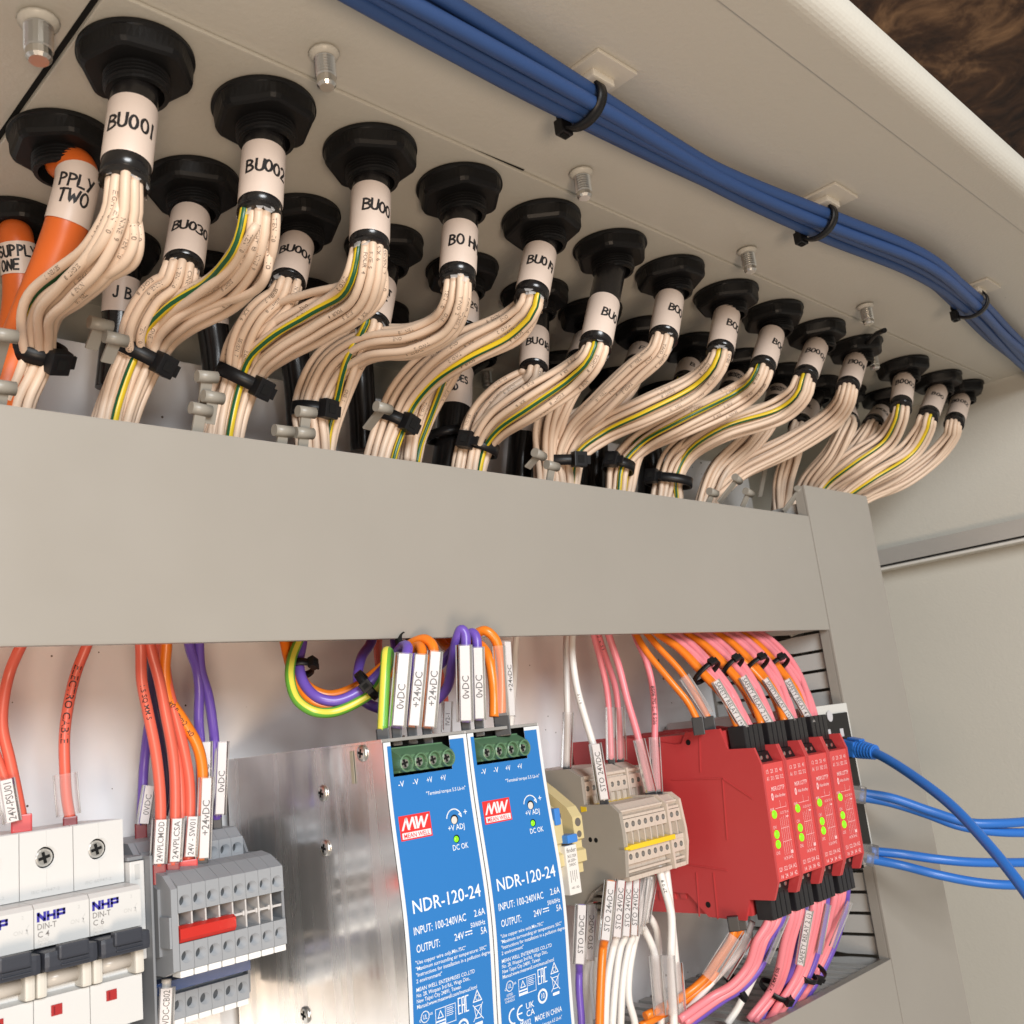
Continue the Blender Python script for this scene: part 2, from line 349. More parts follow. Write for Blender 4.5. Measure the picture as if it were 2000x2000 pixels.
def add_specks(m, scale, size, col):
    nt = m.node_tree; b = nt.nodes['Principled BSDF']; src = b.inputs['Base Color'].links[0].from_socket
    tc = nt.nodes.new('ShaderNodeTexCoord'); v = nt.nodes.new('ShaderNodeTexVoronoi'); v.inputs['Scale'].default_value = scale
    n = nt.nodes.new('ShaderNodeTexNoise'); n.inputs['Scale'].default_value = scale*0.13
    lt = nt.nodes.new('ShaderNodeMath'); lt.operation = 'LESS_THAN'; mu = nt.nodes.new('ShaderNodeMath'); mu.operation = 'MULTIPLY'; mu.inputs[1].default_value = size
    sb = nt.nodes.new('ShaderNodeMath'); sb.operation = 'SUBTRACT'; sb.inputs[1].default_value = 0.47
    nt.links.new(tc.outputs['Object'], v.inputs['Vector']); nt.links.new(tc.outputs['Object'], n.inputs['Vector'])
    nt.links.new(n.outputs['Fac'], sb.inputs[0]); nt.links.new(sb.outputs[0], mu.inputs[0]); nt.links.new(v.outputs['Distance'], lt.inputs[0]); nt.links.new(mu.outputs[0], lt.inputs[1])
    mx = nt.nodes.new('ShaderNodeMix'); mx.data_type = 'RGBA'; mx.inputs[7].default_value = (*col, 1)
    nt.links.new(lt.outputs[0], mx.inputs[0]); nt.links.new(src, mx.inputs[6]); nt.links.new(mx.outputs[2], b.inputs['Base Color'])
add_specks(WHITE, 130, 0.62, (0.12, 0.09, 0.07))
add_specks(DUCT, 60, 0.16, (0.55, 0.54, 0.52))
add_specks(PAINT, 45, 0.12, (0.14, 0.12, 0.10))
# ------------------------------------------------------------------ the cabinet (setting)
ZC = 230.0; YB = 412.0; YD = 312.0; XW = 822.0
mb = MB(); mb.box((-260, 138, ZC), (XW+2, 470, ZC+3))
struct(mb.build('cabinet_ceiling', PAINT))
mb = MB(); mb.prism_x([(138.4, ZC-1.0), (138.4, ZC+12), (117.5, ZC+12), (116, ZC+10)]+[(125.5-9.5*math.cos(a), ZC+8.5-9.5*math.sin(a)) for a in [math.pi/2*k/10 for k in range(0, 11)]], -260, XW+30)
struct(mb.build('cabinet_front_lip', PAINT))
mb = MB(); mb.box((XW, 60, -420), (XW+3, 470, ZC+1))
struct(mb.build('cabinet_side_wall', PAINT))
mb = MB(); mb.box((-260, 455, -420), (XW, 458, ZC))
struct(mb.build('cabinet_back_wall', PAINT))
mb = MB(); mb.box((-260, YB, -420), (700, YB+3, 189), 0.8)
struct(mb.build('mounting_plate', WHITE))
mb = MB(); mb.box((-3000, -2500, 1500), (5000, 3000, 1540))
struct(mb.build('room_ceiling', BROWN))
# steel rail screwed to the side wall
t = thing('wall_rail', 'pale folded metal rail running along the bare side wall of the cabinet', 'rail', (XW-14, 250, 108))
mb = MB(); mb.box((XW-14, 62, 101), (XW-0.5, 372, 103.5), 0.6); mb.box((XW-14, 62, 101), (XW-11, 372, 116), 0.6); mb.build('rail_channel', mat('rail_steel', (0.60, 0.58, 0.55), 0.3, metal=0.5), t)
mb = MB(); mb.box((XW-9, 62, 108), (XW-0.5, 372, 113), 0.5); mb.build('rail_lip', mat('rail_lip_steel', (0.62, 0.60, 0.56), 0.35), t)
mb = MB(); mb.box((XW-15.5, 62, 98.6), (XW-0.5, 372, 100.8), 0.6); mb.build('rail_foot', mat('rail_lip_steel', (0.62, 0.60, 0.56), 0.35), t)
# gland plate, let into the ceiling with a thin gap round it
mb = MB(); mb.box((110.6, 249.0, ZC-1.6), (XW-12, 448, ZC-0.2), 0.5)
tag(mb.build('gland_plate', PLATE), 'grey painted steel plate in the ceiling that carries the cable glands', 'gland plate')
mb = MB(); mb.box((108.6, 225.0, ZC-0.35), (110.4, 448, ZC-0.1)); mb.add([(256, 248.95, ZC-0.3), (286, 247.9, ZC-0.3), (286, 248.95, ZC-0.3)], [(0, 2, 1)])
struct(mb.build('plate_gap', DARK))

# ------------------------------------------------------------------ threaded studs in the ceiling
def stud(p, L, label, r=4.1):
    t = thing('threaded_stud', label, 'stud', p, 'threaded studs welded to the ceiling')
    mb = MB(); prof = [(r*1.5, 0), (r*1.42, 0.8), (r*1.15, 1.6), (r, 2.0)]
    mb.lathe(Vector(p), Vector((0,0,-1)), prof, 16, smooth=True); mb.build('weld_collar', PAINT, t)
    prof = []; h = 1.8
    while h < L*0.72:
        prof += [(r*0.84, h), (r*1.04, h+0.5), (r*0.84, h+1.0)]; h += 1.1
    prof += [(r*0.92, h), (r*0.92, L-1), (r*0.7, L)]
    mb = MB(); mb.lathe(Vector(p), Vector((0,0,-1)), prof, 16, smooth=False); mb.build('threaded_shank', STEEL, t)
studs = [((75, 42), 'thick bare stud at the ceiling corner beside the dark panel gap', 14, 4.2), ((633, 105), 'bright stud above the gland marked BU002', 13, 3.5), ((1135, 338), 'bright stud above the gland marked BU019', 12, 3.5),
         ((1459, 490), 'bright stud in the ceiling, third along the plate edge', 12, 3.5), ((1690, 598), 'small far stud with a black wire end beside it', 12, 3.5)]
for q, lab, L, r in studs: stud(at(*q, z=ZC-0.8), L, lab, r)
for q, lab in [((622, 640), 'shaded stud hanging behind the BO HM bundle'), ((948, 722), 'shaded stud hanging behind the INF.DES VSD cable'), ((1703, 690), 'far stud half hidden behind the gland marked B0011')]:
    stud(at(*q, z=ZC-1.6), 12, lab, 3.6)
mb = MB(); mb.tube(spline([at(1695,670,z=222), at(1712,652,z=219), at(1728,645,z=217)]), 1.6, 8)
tag(mb.build('wire_offcut', TIE), 'short black wire end poking out beside the far stud', 'wire end')

# ------------------------------------------------------------------ gland nuts
def hexr(a, j, r):
    if j < 4: return r
    k = min(1, (j-3)/2.0); a6 = (a+math.pi/6) % (math.pi/3)-math.pi/6
    return r*((1-k)+k*min(1.0, 0.905/math.cos(a6)))
def gland(p, label, rot, rs=0.92):
    t = thing('cable_gland', label, 'cable gland', p, 'black plastic cable glands')
    ref = Vector((math.cos(rot), math.sin(rot), 0)); dn = Vector((0,0,-1)); p = Vector(p)
    mb = MB(); mb.lathe(p, dn, [(19.2*rs,0),(19.9*rs,0.4),(20.0*rs,1.6),(19.4*rs,2.0),(19.7*rs,2.4),(19.4*rs,6.4),(18.6*rs,7.8),(17.2*rs,8.4),(12.4*rs,8.6)], 60, rfun=hexr, ref=ref, smooth=False)
    mb.build('lock_nut', BLACKN, t)
    prof = [(11.0, 8.2)]; h = 8.9
    for k in range(4): prof += [(10.5*rs, h), (11.4*rs, h+0.4), (11.4*rs, h+0.65), (10.5*rs, h+1.05)]; h += 1.25
    prof += [(10.6*rs, h), (10.6*rs, h+1.0), (9.0*rs, h+1.2), (8.8*rs, h-3)]
    mb = MB(); mb.lathe(p, dn, prof, 32); mb.build('threaded_collar', BLACKN, t)
    return t

# ------------------------------------------------------------------ multicore cables
VIEW = Vector((0,0,0))
def pack(n, r):       # core positions across a bundle
    q = [(0, 0)]
    ring = 1
    while len(q) < n:
        m_ = 6*ring
        for k in range(m_):
            if len(q) >= n: break
            a = 2*math.pi*(k+0.5*(ring % 2))/m_; q.append((2*r*ring*math.cos(a)*0.98, 2*r*ring*math.sin(a)*0.98))
        ring += 1
    cx = sum(a for a, b in q)/n; cy = sum(b for a, b in q)/n
    return [(a-cx, b-cy) for a, b in q]
NUM = ['ONE 1', 'TWO 2', 'THREE 3', 'FOUR 4', 'FIVE 5', 'SIX 6', 'SEVEN 7', 'EIGHT 8', 'NINE 9', 'TEN 10']
def print_on(mb, pts, text, r, cap, s0, side=0.0):     # tiny core numbers along a wire, on the side facing the lens
    L = [0]
    for a, b in zip(pts, pts[1:]): L.append(L[-1]+(b-a).length)
    if L[-1] < s0: return
    def fn(u, v):
        s_ = min(L[-1]-0.01, max(0, s0+u)); j = 0
        while j < len(L)-2 and L[j+1] < s_: j += 1
        p = pts[j].lerp(pts[j+1], (s_-L[j])/max(1e-6, L[j+1]-L[j])); tg = (pts[j+1]-pts[j]).normalized()
        n = -p; n = (n-tg*n.dot(tg)).normalized(); b = n.cross(tg)
        a = (v-cap/2)/r+side
        return p+(n*math.cos(a)+b*math.sin(a))*(r+0.06)
    letters(mb, text, fn, cap, 0, 0)
def cable(p_top, p_end, text, label, cores=9, path=None, r=9.0, lab=(0.36, 0.80), lines=None, tstart=-6.5, tcap=5.4, earth=None, rc=1.62, seed=1, sheath=None, cat='cable', twist=0.5, spread=1.0, printed=True, frays=True, band=True, flat=1.0, pen=0.95, loose=()):
    """p_top: where it leaves the gland; p_end: end of the sheath; path: picture points (u, v, y) of the core bundle after it"""
    rnd = random.Random(seed*13+5)
    t = thing('multicore_cable', label, cat, p_top, 'multicore cables hanging from the glands')
    sheath = sheath or SHEATH
    ax = (p_end-p_top); L = ax.length; ax.normalize()
    mb = MB(); q = [p_top+ax*L*k/8 for k in range(9)]; mb.tube(q, r, 28, smooth=True); mb.build('sheath', sheath, t)
    # paper label wrapped round the sheath, written by hand
    if lab:
        if isinstance(lab[0], tuple):      # edges of the label as seen in the picture
            fr = []
            for u_, v_ in lab:
                d_ = ray(u_, v_).normalized(); w0 = p_top; bb = ax.dot(d_); dd = ax.dot(w0); ee = d_.dot(w0); fr.append((bb*ee-dd)/(1-bb*bb)/L)
            lab = fr
        a, b = p_top+ax*L*lab[0], p_top+ax*L*lab[1]
        mb = MB(); mb.tube([a, a.lerp(b, 0.03), a.lerp(b, 0.5), a.lerp(b, 0.97), b], [r+0.12, r+0.3, r+0.3, r+0.3, r+0.12], 36, cap=False); lo = mb.build('paper_label', PAPER, t)
        mid = a.lerp(b, 0.5); n0 = -mid; n0 = (n0-ax*n0.dot(ax)).normalized(); b0 = n0.cross(ax)   # b0 points to the reader's ... side
        if b0.dot(rgt) < 0: b0 = -b0
        def fn(u, v):
            an = u/(r+0.36); return mid-ax*v+(n0*math.cos(an)+b0*math.sin(an))*(r+0.38)
        mb = MB()
        for k, ln in enumerate(lines or [text]):
            nl = len(lines or [text]); y0 = (nl-1)*tcap*0.62-k*tcap*1.25-tcap/2
            handwrite(mb, ln, fn, tcap, tstart+(k*1.0), y0, pen, rnd)
        mb.build('handwriting', INK, lo)
    if band and path:
        mb = MB(); e0 = p_end-ax*0.6; mb.tube([e0-ax*0.5, e0, e0+ax*1.0, e0+ax*1.3], [r, r+0.25, r+0.25, r-0.9], 28, smooth=False); mb.build('sheath_end', SHEATH, t)
    if not path: return t
    last = path[-1]; prev = path[-2]
    ctrl = [p_end-ax*5, p_end+ax*1.0]+P3(path+[(last[0]+(last[0]-prev[0])*0.5-2, last[1]+55, last[2]+4)])
    line = resample(spline(ctrl, 10), 38); N = len(line)
    offs = pack(cores+5, rc); ph = rnd.uniform(0, 6.28)
    T = [(line[min(i+1, N-1)]-line[max(i-1, 0)]).normalized() for i in range(N)]
    cpts = []
    for k, (ox, oy) in enumerate(offs):
        pts = []; wob = rnd.uniform(0, 6.28); amp = rnd.choice((0.3, 0.6, 0.9, 1.5))*rnd.uniform(0.7, 1.2); fr = rnd.uniform(0.7, 1.4)
        for i in range(N):
            s_ = i/(N-1); n = -line[i]; n = (n-T[i]*n.dot(T[i])).normalized(); b = T[i].cross(n)
            a = ph+twist*s_*2.2; g = (0.78+0.20*min(1, s_*5)+0.22*math.sin(math.pi*min(1, s_*1.15))*spread)
            u = (ox*math.cos(a)-oy*math.sin(a))*g; v = (ox*math.sin(a)+oy*math.cos(a))*g*flat
            e = amp*math.sin(math.pi*s_)*spread
            pts.append(line[i]+n*(v+e*math.sin(wob+fr*5*s_))+b*(u+e*math.cos(wob+fr*5*s_)))
        cpts.append(pts)
    # the earth core goes to the front of the bundle
    ei = None
    if earth is not None:
        if earth == 'mid': ei = sorted(range(len(cpts)), key=lambda k: cpts[k][N//2].length)[len(cpts)//2]
        else: ei = max(range(len(cpts)), key=lambda k: (-cpts[k][N//2].length) + earth*cpts[k][N//2].dot(rgt)*0.5)
    for k, pts in enumerate(cpts):
        if k == ei:
            mb = MB(); mb.tube(pts, rc*0.9, 12, cap=True, mi=0, mi2=1, twist=1.1, a0=0.55+rnd.uniform(-0.5, 0.5)); mb.build('earth_core', [GREEN, YELLOW], t)
        else:
            mb = MB(); mb.tube(pts, rc*rnd.uniform(0.97, 1.03), 10); co = mb.build('core', COREW, t)
            if printed:
                w_ = NUM[(k+seed) % 10]; mb = MB(); s0 = rnd.uniform(6, 26)
                for rep in range(2): print_on(mb, pts, w_.split()[0]+'  '+w_.split()[1], rc, 1.45, s0+rep*26, rnd.uniform(-0.4, 0.4))
                if mb.v: mb.build('core_print', COREP, co)
    for lp in loose:     # cores that have sprung out of the bundle
        q = [p_end-ax*4, p_end+ax*1.5+(P3([lp[0]])[0]-p_end)*0.25]+P3(lp); mb = MB(); lq = spline(q, 7); mb.tube(lq, rc*1.02, 10); co = mb.build('core', COREW, t)
        mb = MB(); print_on(mb, lq, 'TEN  10', rc, 1.6, 14, 0.0); mb.build('core_print', COREP, co)
    if frays:   # crumpled clear tape at the mouth of the sheath
        mb = MB()
        for k in range(9):
            a = rnd.uniform(0, 6.28); n = ax.orthogonal().normalized(); b = ax.cross(n); d = n*math.cos(a)+b*math.sin(a); e = ax.cross(d)
            p = p_end+d*(r*rnd.uniform(0.75, 0.98)); h = rnd.uniform(1.2, 3.6); w_ = rnd.uniform(1.0, 2.2)
            q = [p-e*w_, p+e*w_, p+ax*h*0.5+e*w_*0.8+d*rnd.uniform(-.5, .8), p+ax*h*0.5-e*w_+d*rnd.uniform(-.5, .8), p+ax*h+e*w_*rnd.uniform(0.1, .8)+d*rnd.uniform(-.3, 1), p+ax*h-e*w_*0.5+d*rnd.uniform(-.4, 1)]
            mb.add(q, [(0,1,2),(0,2,3),(3,2,4),(3,4,5)], 0, True)
        mb.build('tape_shred', TAPE, t)
    return t

ROWY = (270.8, 327.2, 391.0)
GZ = ZC-1.6
def gp(u, v, row):      # centre of a gland from its nut in the picture, kept on its row
    d = ray(u, v+10); k = 223.0/d.z; p = d*k; return Vector((p.x, ROWY[row], GZ))
R1 = [ # nut, sheath end, depth there, label text, first letter offset, cores, earth, path
 ((268,125), (243,357), 'BU001', -9.4, 8, 'mid', [(236,420,272),(196,500,285),(140,556,303),(90,603,322),(76,650,335),(72,690,342),(58,726,345),(34,775,348)]),
 ((520,222), (507,422), 'BU002', -7.2, 10, -0.6, [(500,470,272),(478,520,285),(430,570,305),(350,612,325),(303,652,340),(281,690,346),(256,744,349),(234,806,351)]),
 ((726,305), (721,486), 'BU00', -3.6, 10, -0.8, [(714,540,272),(690,590,285),(622,632,306),(545,672,327),(500,706,341),(480,737,347),(462,784,350),(448,838,352)]),
 ((903,372), (893,553), 'BO HM', -5.2, 9, None, [(888,590,272),(864,634,284),(803,664,300),(712,676,322),(652,710,338),(622,756,347),(608,802,350),(612,860,352)]),
 ((1058,438), (1037,586), 'BU019', -6.0, 9, 0.8, [(1028,606,272),(988,642,285),(908,682,304),(836,728,326),(790,778,341),(768,822,347),(746,880,350)]),
 ((1188,493), (1162,680), 'BU0', 0.0, 8, 0.8, [(1150,704,272),(1116,734,285),(1035,786,306),(966,834,330),(938,872,342),(926,912,346)]),
 ((1306,538), (1295,663), 'BOO', 0.4, 8, None, [(1284,690,272),(1240,728,287),(1176,786,310),(1118,842,334),(1094,896,344),(1098,936,347)]),
 ((1411,583), (1406,692), 'BOO', 1.2, 8, 0.3, [(1396,716,272),(1360,752,286),(1262,800,308),(1176,840,334),(1120,884,345),(1108,938,348)]),
 ((1505,617), (1488,723), 'BOO', 2.0, 8, 0.3, [(1478,744,272),(1446,772,286),(1330,826,310),(1252,866,336),(1212,909,345),(1204,954,348)]),
 ((1590,650), (1571,742), 'B0001', -6.6, 8, 0.4, [(1562,768,272),(1526,800,286),(1408,842,312),(1340,888,336),(1316,934,344),(1316,970,347)]),
 ((1665,680), (1655,760), 'B0011', -5.2, 8, None, [(1650,780,272),(1626,814,286),(1548,866,312),(1450,914,338),(1412,944,345),(1386,972,348)]),
 ((1762,715), (1759,800), 'B0002', -7.0, 8, 0.4, [(1754,820,272),(1730,860,286),(1668,902,306),(1612,944,330),(1596,968,336)]),
 ((1826,742), (1811,818), 'B00', -4.0, 8, 0.4, [(1806,836,272),(1778,878,286),(1700,926,308),(1650,960,326),(1634,976,330)]),
 ((1878,757), (1863,829), 'B0012', -8.0, 8, None, [(1860,848,272),(1832,884,286),(1768,930,308),(1690,966,328),(1668,982,332)]),
]
LOOSE = {0: [[(262,410,270),(272,470,272),(262,512,278),(200,548,292),(130,592,312),(92,640,330),(80,690,340),(62,760,346)], [(250,410,268),(262,462,270),(246,508,276),(180,552,292),(112,600,314),(86,650,330),(74,690,338),(50,770,345)], [(226,420,268),(196,480,276),(140,540,296),(78,590,318),(60,640,332),(62,690,340),(30,760,346)]],
 1: [[(524,470,270),(522,530,274),(500,566,284),(430,592,304),(340,628,326),(300,668,340),(284,700,345),(250,780,350)], [(494,450,266),(452,520,284),(390,572,304),(318,626,328),(290,672,341),(270,740,349)]],
 2: [[(746,520,270),(748,580,276),(706,622,288),(640,640,304),(556,680,326),(508,716,341),(484,750,347),(456,820,352)], [(712,530,272),(672,556,284),(600,574,304),(530,600,322),(482,660,336),(466,730,346),(440,820,352)]],
 3: [[(908,580,270),(896,640,278),(830,686,296),(722,704,322),(668,740,338),(632,790,347),(614,850,352)]], 4: [[(1048,606,270),(1020,660,282),(930,704,302),(850,752,328),(800,800,342),(774,850,347)]],
 5: [[(1176,700,270),(1140,748,284),(1050,800,306),(976,850,332),(944,900,344)]]}
LB1 = {0: ((259, 214), (246, 324)), 1: ((518, 301), (511, 402)), 2: ((729, 378), (724, 472)), 3: ((902, 450), (895, 533)), 4: ((1057, 495), (1040, 570)), 5: ((1180, 593), (1165, 667)), 6: ((1303, 584), (1297, 655)), 7: ((1412, 614), (1407, 682)), 8: ((1496, 652), (1490, 713)), 9: ((1579, 673), (1573, 731)), 10: ((1658, 695), (1655, 752)), 11: ((1762, 736), (1761, 787)), 12: ((1817, 760), (1813, 808)), 13: ((1865, 775), (1863, 820))}
LB2 = {0: ((370, 424), (359, 516)), 1: ((576, 478), (563, 552)), 2: ((752, 562), (729, 632)), 3: ((915, 584), (906, 648)), 4: ((1047, 655), (1043, 720))}
for i, (nut, end, text, ts, nc, earth, path) in enumerate(R1):
    g = gp(*nut, 0); ord_ = ['first','second','third','fourth','fifth','sixth','seventh','eighth','ninth','tenth','eleventh','twelfth','thirteenth','last'][i]
    gland(g, 'black gland nut, %s of the front row, round the cable labelled %s' % (ord_, text), 0.35+0.37*i)
    e = at(*end, y=268.0)
    seen = 'white label reading '+text if i in (0,1,4,9,10,11,13) else 'white label starting '+text
    cable(g+Vector((0,0,-9)), e, text, 'black cable with %s, %s in the front row' % (seen, ord_), nc, path, r=7.35 if i < 6 else 7.2,
          lab=LB1[i], tstart=ts*0.82, tcap=5.3 if i == 0 else 4.9, earth=earth, seed=i+1, twist=0.35+0.1*(i % 3), frays=i < 8, printed=i < 9, loose=LOOSE.get(i, ()))
R2 = [ # second row: nut, sheath end, depth, text lines, start, cores, path
 ((382,361), (357,527), ['BU030'], -7.8, 9, None, [(346,560,320),(310,590,328),(276,640,338),(266,690,348),(240,744,352),(214,812,354)], 1.0),
 ((588,428), (560,560), ['BU004'], -7.8, 8, None, [(548,585,320),(510,620,328),(478,676,340),(464,737,350),(444,784,353),(424,838,355)], 1.0),
 ((752,485), (727,640), ['EXT', 'EC'], -1.0, 7, 0.5, [(716,660,322),(690,700,330),(660,770,345),(640,830,352)], 1.0),
 ((902,535), (905,655), ['BU029'], -8.5, 7, 0.5, [(896,672,322),(868,720,332),(830,790,345),(810,850,352)], 1.0),
 ((1033,585), (1042,727), ['BU018'], -5.2, 8, None, [(1030,745,321),(984,774,330),(944,816,340),(922,872,348),(908,912,350)], 1.0),
 ((1146,617), (1128,716), ['BU'], -4, 7, None, [(1118,740,321),(1090,790,330),(1070,850,342),(1064,930,350)], 1.0),
 ((1249,650), (1240,722), ['F'], -2, 7, None, [(1222,756,321),(1160,806,332),(1088,850,343),(1078,936,350)], 1.0),
 ((1345,678), (1336,752), ['B'], 0, 7, 0.4, [(1322,780,321),(1290,830,332),(1240,880,342),(1222,952,350)], 1.0),
 ((1430,708), (1424,770), ['B0007', 'B000'], -7, 8, None, [(1410,800,320),(1370,850,330),(1316,900,341),(1296,966,349)], 1.0),
 ((1520,730), (1512,795), ['B0007', 'B00'], -7, 8, None, [(1500,818,320),(1462,866,330),(1404,918,341),(1380,968,349)], 1.0),
 ((1592,752), (1560,835), ['SILA'], -6, 8, None, [(1556,850,322),(1546,890,330),(1530,940,342),(1524,985,350)], 1.0),
 ((1660,764), (1658,828), ['BOO'], -4, 8, None, [(1650,845,300),(1624,890,312),(1580,940,334),(1566,970,342)], 1.0),
 ((1707,780), (1703,832), ['BOO1'], -6, 8, None, [(1692,850,300),(1660,890,312),(1600,944,334),(1588,972,342)], 1.0),
]
names2 = ['BU030', 'BU004', 'EXT EC', 'BU029', 'BU018', 'BU, half hidden', 'F, mostly hidden', 'B, mostly hidden', 'B0007 over B000', 'B0007 over B00', 'SILA', 'BOO behind the B0011 cable', 'BOO1']
for i, (nut, end, lines, ts, nc, earth, path, k) in enumerate(R2):
    g = gp(*nut, 1)
    if i == 12: g.y = 312
    gland(g, 'shaded black gland nut in the second row, on the cable '+names2[i], 0.2+0.45*i)
    e = at(*end, y=316.0 if i < 11 else 300)
    cable(g+Vector((0,0,-9)), e, '', 'black cable in the second row with white label reading '+names2[i], nc, path, r=7.2, lab=LB2.get(i, (0.42, 0.87)), lines=lines, tstart=ts*0.84, tcap=4.8 if len(lines) == 1 else 3.6, earth=earth, seed=40+i, frays=i < 3, printed=i < 5)
# orange supply cables (a straight thick sheath)
def plain_cable(nutp, pts, r, m_, text, label, lab, lines, ts, tcap, glabel, extra=None):
    gland(nutp, glabel, 0.9)
    t = thing('supply_cable' if m_ is ORSHEATH else 'black_cable', label, 'cable', nutp, 'thick sheathed cables' )
    line = resample(spline([nutp+Vector((0,0,-9))]+pts, 10), 90)
    mb = MB(); mb.tube(line, r, 24); mb.build('sheath', m_, t)
    if lab:
        if isinstance(lab[0], tuple):
            near = lambda q: min(range(len(line)), key=lambda k: (line[k].normalized()-ray(*q).normalized()).length)
            i0, i1 = near(lab[0]), near(lab[1])
        else: i0, i1 = int(lab[0]*(len(line)-1)), int(lab[1]*(len(line)-1))
        seg = line[i0:i1+1]
        mb = MB(); mb.tube(seg, r+0.3, 36, cap=False); lo = mb.build('paper_label', PAPER, t)
        a, b = seg[0], seg[-1]; ax = (b-a).normalized(); mid = seg[len(seg)//2]; n0 = -mid; n0 = (n0-ax*n0.dot(ax)).normalized(); b0 = n0.cross(ax)
        if b0.dot(rgt) < 0: b0 = -b0
        Lh = (b-a).length
        def fn(u, v):
            j = min(len(seg)-2, max(0, int((0.5-v/Lh)*(len(seg)-1)))); fr = (0.5-v/Lh)*(len(seg)-1)-j
            p = seg[j].lerp(seg[j+1], fr); an = u/(r+0.4); return p+(n0*math.cos(an)+b0*math.sin(an))*(r+0.42)
        mb = MB(); rnd = random.Random(len(label))
        for k, ln in enumerate(lines): handwrite(mb, ln, fn, tcap, ts+k*0.8, (len(lines)-1)*tcap*0.65-k*tcap*1.35-tcap/2, 0.9, rnd)
        mb.build('handwriting', INK, lo)
    return t
plain_cable(gp(122,286,1), P3([(150,335,321),(136,420,321),(110,500,327),(70,600,336),(34,690,346),(-6,800,352)]), 7.1, ORSHEATH, 'SUPPLY TWO', 'thick orange cable with white label reading SUPPLY TWO', ((150,342), (132,438)), ['PPLY', 'TWO'], -6.0, 4.8, 'black gland nut round the orange SUPPLY TWO cable')
plain_cable(gp(30,442,2), P3([(30,462,381),(38,520,382),(40,580,384),(30,660,386),(10,760,388)]), 6.6, ORSHEATH, 'SUPPLY ONE', 'thick orange cable with white label reading SUPPLY ONE', ((34,478), (43,541)), ['SUPPLY', 'ONE'], -8.2, 4.0, 'black gland nut round the orange SUPPLY ONE cable')
BK = [((240,480), [(240,520,380),(236,570,381),(232,640,384),(220,760,388)], (0.30,0.52), ['J B'], -3.0, 'black cable in the back row with white label reading J B'),
      ((416,520), [(418,560,380),(414,620,381),(424,700,384),(432,830,388)], (0.20,0.42), [' '], 0, 'black cable in the back row with blank label beside the BU030 bundle'),
      ((570,590), [(572,630,380),(574,680,381),(584,760,384),(590,850,388)], (0.1,0.2), [' '], 0, 'black cable in the back row behind the BU004 bundle'),
      ((700,640), [(702,680,380),(704,740,382),(708,800,385),(712,880,388)], (0.1,0.2), [' '], 0, 'black cable in the back row behind the BO HM bundle'),
      ((896,690), [(893,730,372),(890,780,372),(884,840,372),(870,940,374)], ((893,728), (882,800)), ['INF.DES', 'VSD'], -6.5, 'thick black cable in the back row with label reading INF.DES VSD'),
      ((1035,735), [(1028,790,372),(1024,840,372),(1020,890,373),(1014,960,376)], ((1027,800), (1021,852)), ['MC'], -3.5, 'thick black cable in the back row with label reading MC'),
      ((1150,760), [(1156,810,372),(1160,870,373),(1160,960,376)], (0.1,0.2), [' '], 0, 'black cable in the back row behind the sixth front bundle'),
      ((1255,780), [(1262,840,372),(1270,900,373),(1272,985,376)], (0.1,0.2), [' '], 0, 'black cable in the back row dropping beside the row of ties')]
for i, (nut, pts, lab, lines, ts, label) in enumerate(BK):
    g = gp(*nut, 2); plain_cable(g, P3(pts), 8.6 if i >= 4 else 7.0, SHEATH, '', label, lab, lines, ts, 3.6 if i == 4 else 4.6, 'dim black gland nut in the back row, '+['first','second','third','fourth','fifth','sixth','seventh','eighth'][i]+' from the orange cables')

# ------------------------------------------------------------------ cable ties on the bundles
def tie(c, d, ra, rb, label, head=1.0, face=None, wid=4.6, group='black ties round the core bundles', name='cable_tie', sz=1.0):
    """band round a bundle: centre c, bundle direction d, half width ra (across the view), half depth rb"""
    t = thing(name, label, 'cable tie', c, group); d = d.normalized()
    n = -c; n = (n-d*n.dot(d)).normalized(); b = d.cross(n)
    if b.dot(rgt) < 0: b = -b
    mb = MB(); o = 0; K = 36; th = 1.1*sz
    vs_ = []; fs = []
    for k in range(K):
        a = 2*math.pi*k/K; ca, sa = math.cos(a), math.sin(a)
        for rr_, h in ((0, -wid/2), (0, wid/2), (th, wid/2), (th, -wid/2)):
            vs_.append(c+b*(ca*(ra+rr_))+n*(sa*(rb+rr_))+d*h)
    for k in range(K):
        for j in range(4): fs.append([4*k+j, 4*k+(j+1) % 4, 4*((k+1) % K)+(j+1) % 4, 4*((k+1) % K)+j])
    mb.add(vs_, fs, 0, True); mb.build('strap', TIE, t)
    a = face if face is not None else 0.9
    hc = c+b*(math.cos(a)*(ra+2.2*sz))+n*(math.sin(a)*(rb+2.2*sz)); tn = (b*-math.sin(a)*ra+n*math.cos(a)*rb).normalized(); on = (b*math.cos(a)*rb+n*math.sin(a)*ra).normalized()
    mb = MB(); mb.obox(hc, tn*3.6*sz, on*2.5*sz, d*(wid*0.5+1.3*sz), 0.6*sz); h_ = mb.build('ratchet_head', TIE, t)
    mb = MB(); mb.obox(hc+d*0.0+on*2.4*sz, tn*1.7*sz, on*0.35*sz, d*(wid*0.36)); mb.build('slot', DARK, h_)
    mb = MB(); mb.obox(hc-tn*4.6*sz, tn*1.8*sz, on*0.6*sz, d*(wid*0.42)); mb.build('tail', TIE, t)
    return t
def bdir(p, q): return (P3([q])[0]-P3([p])[0])
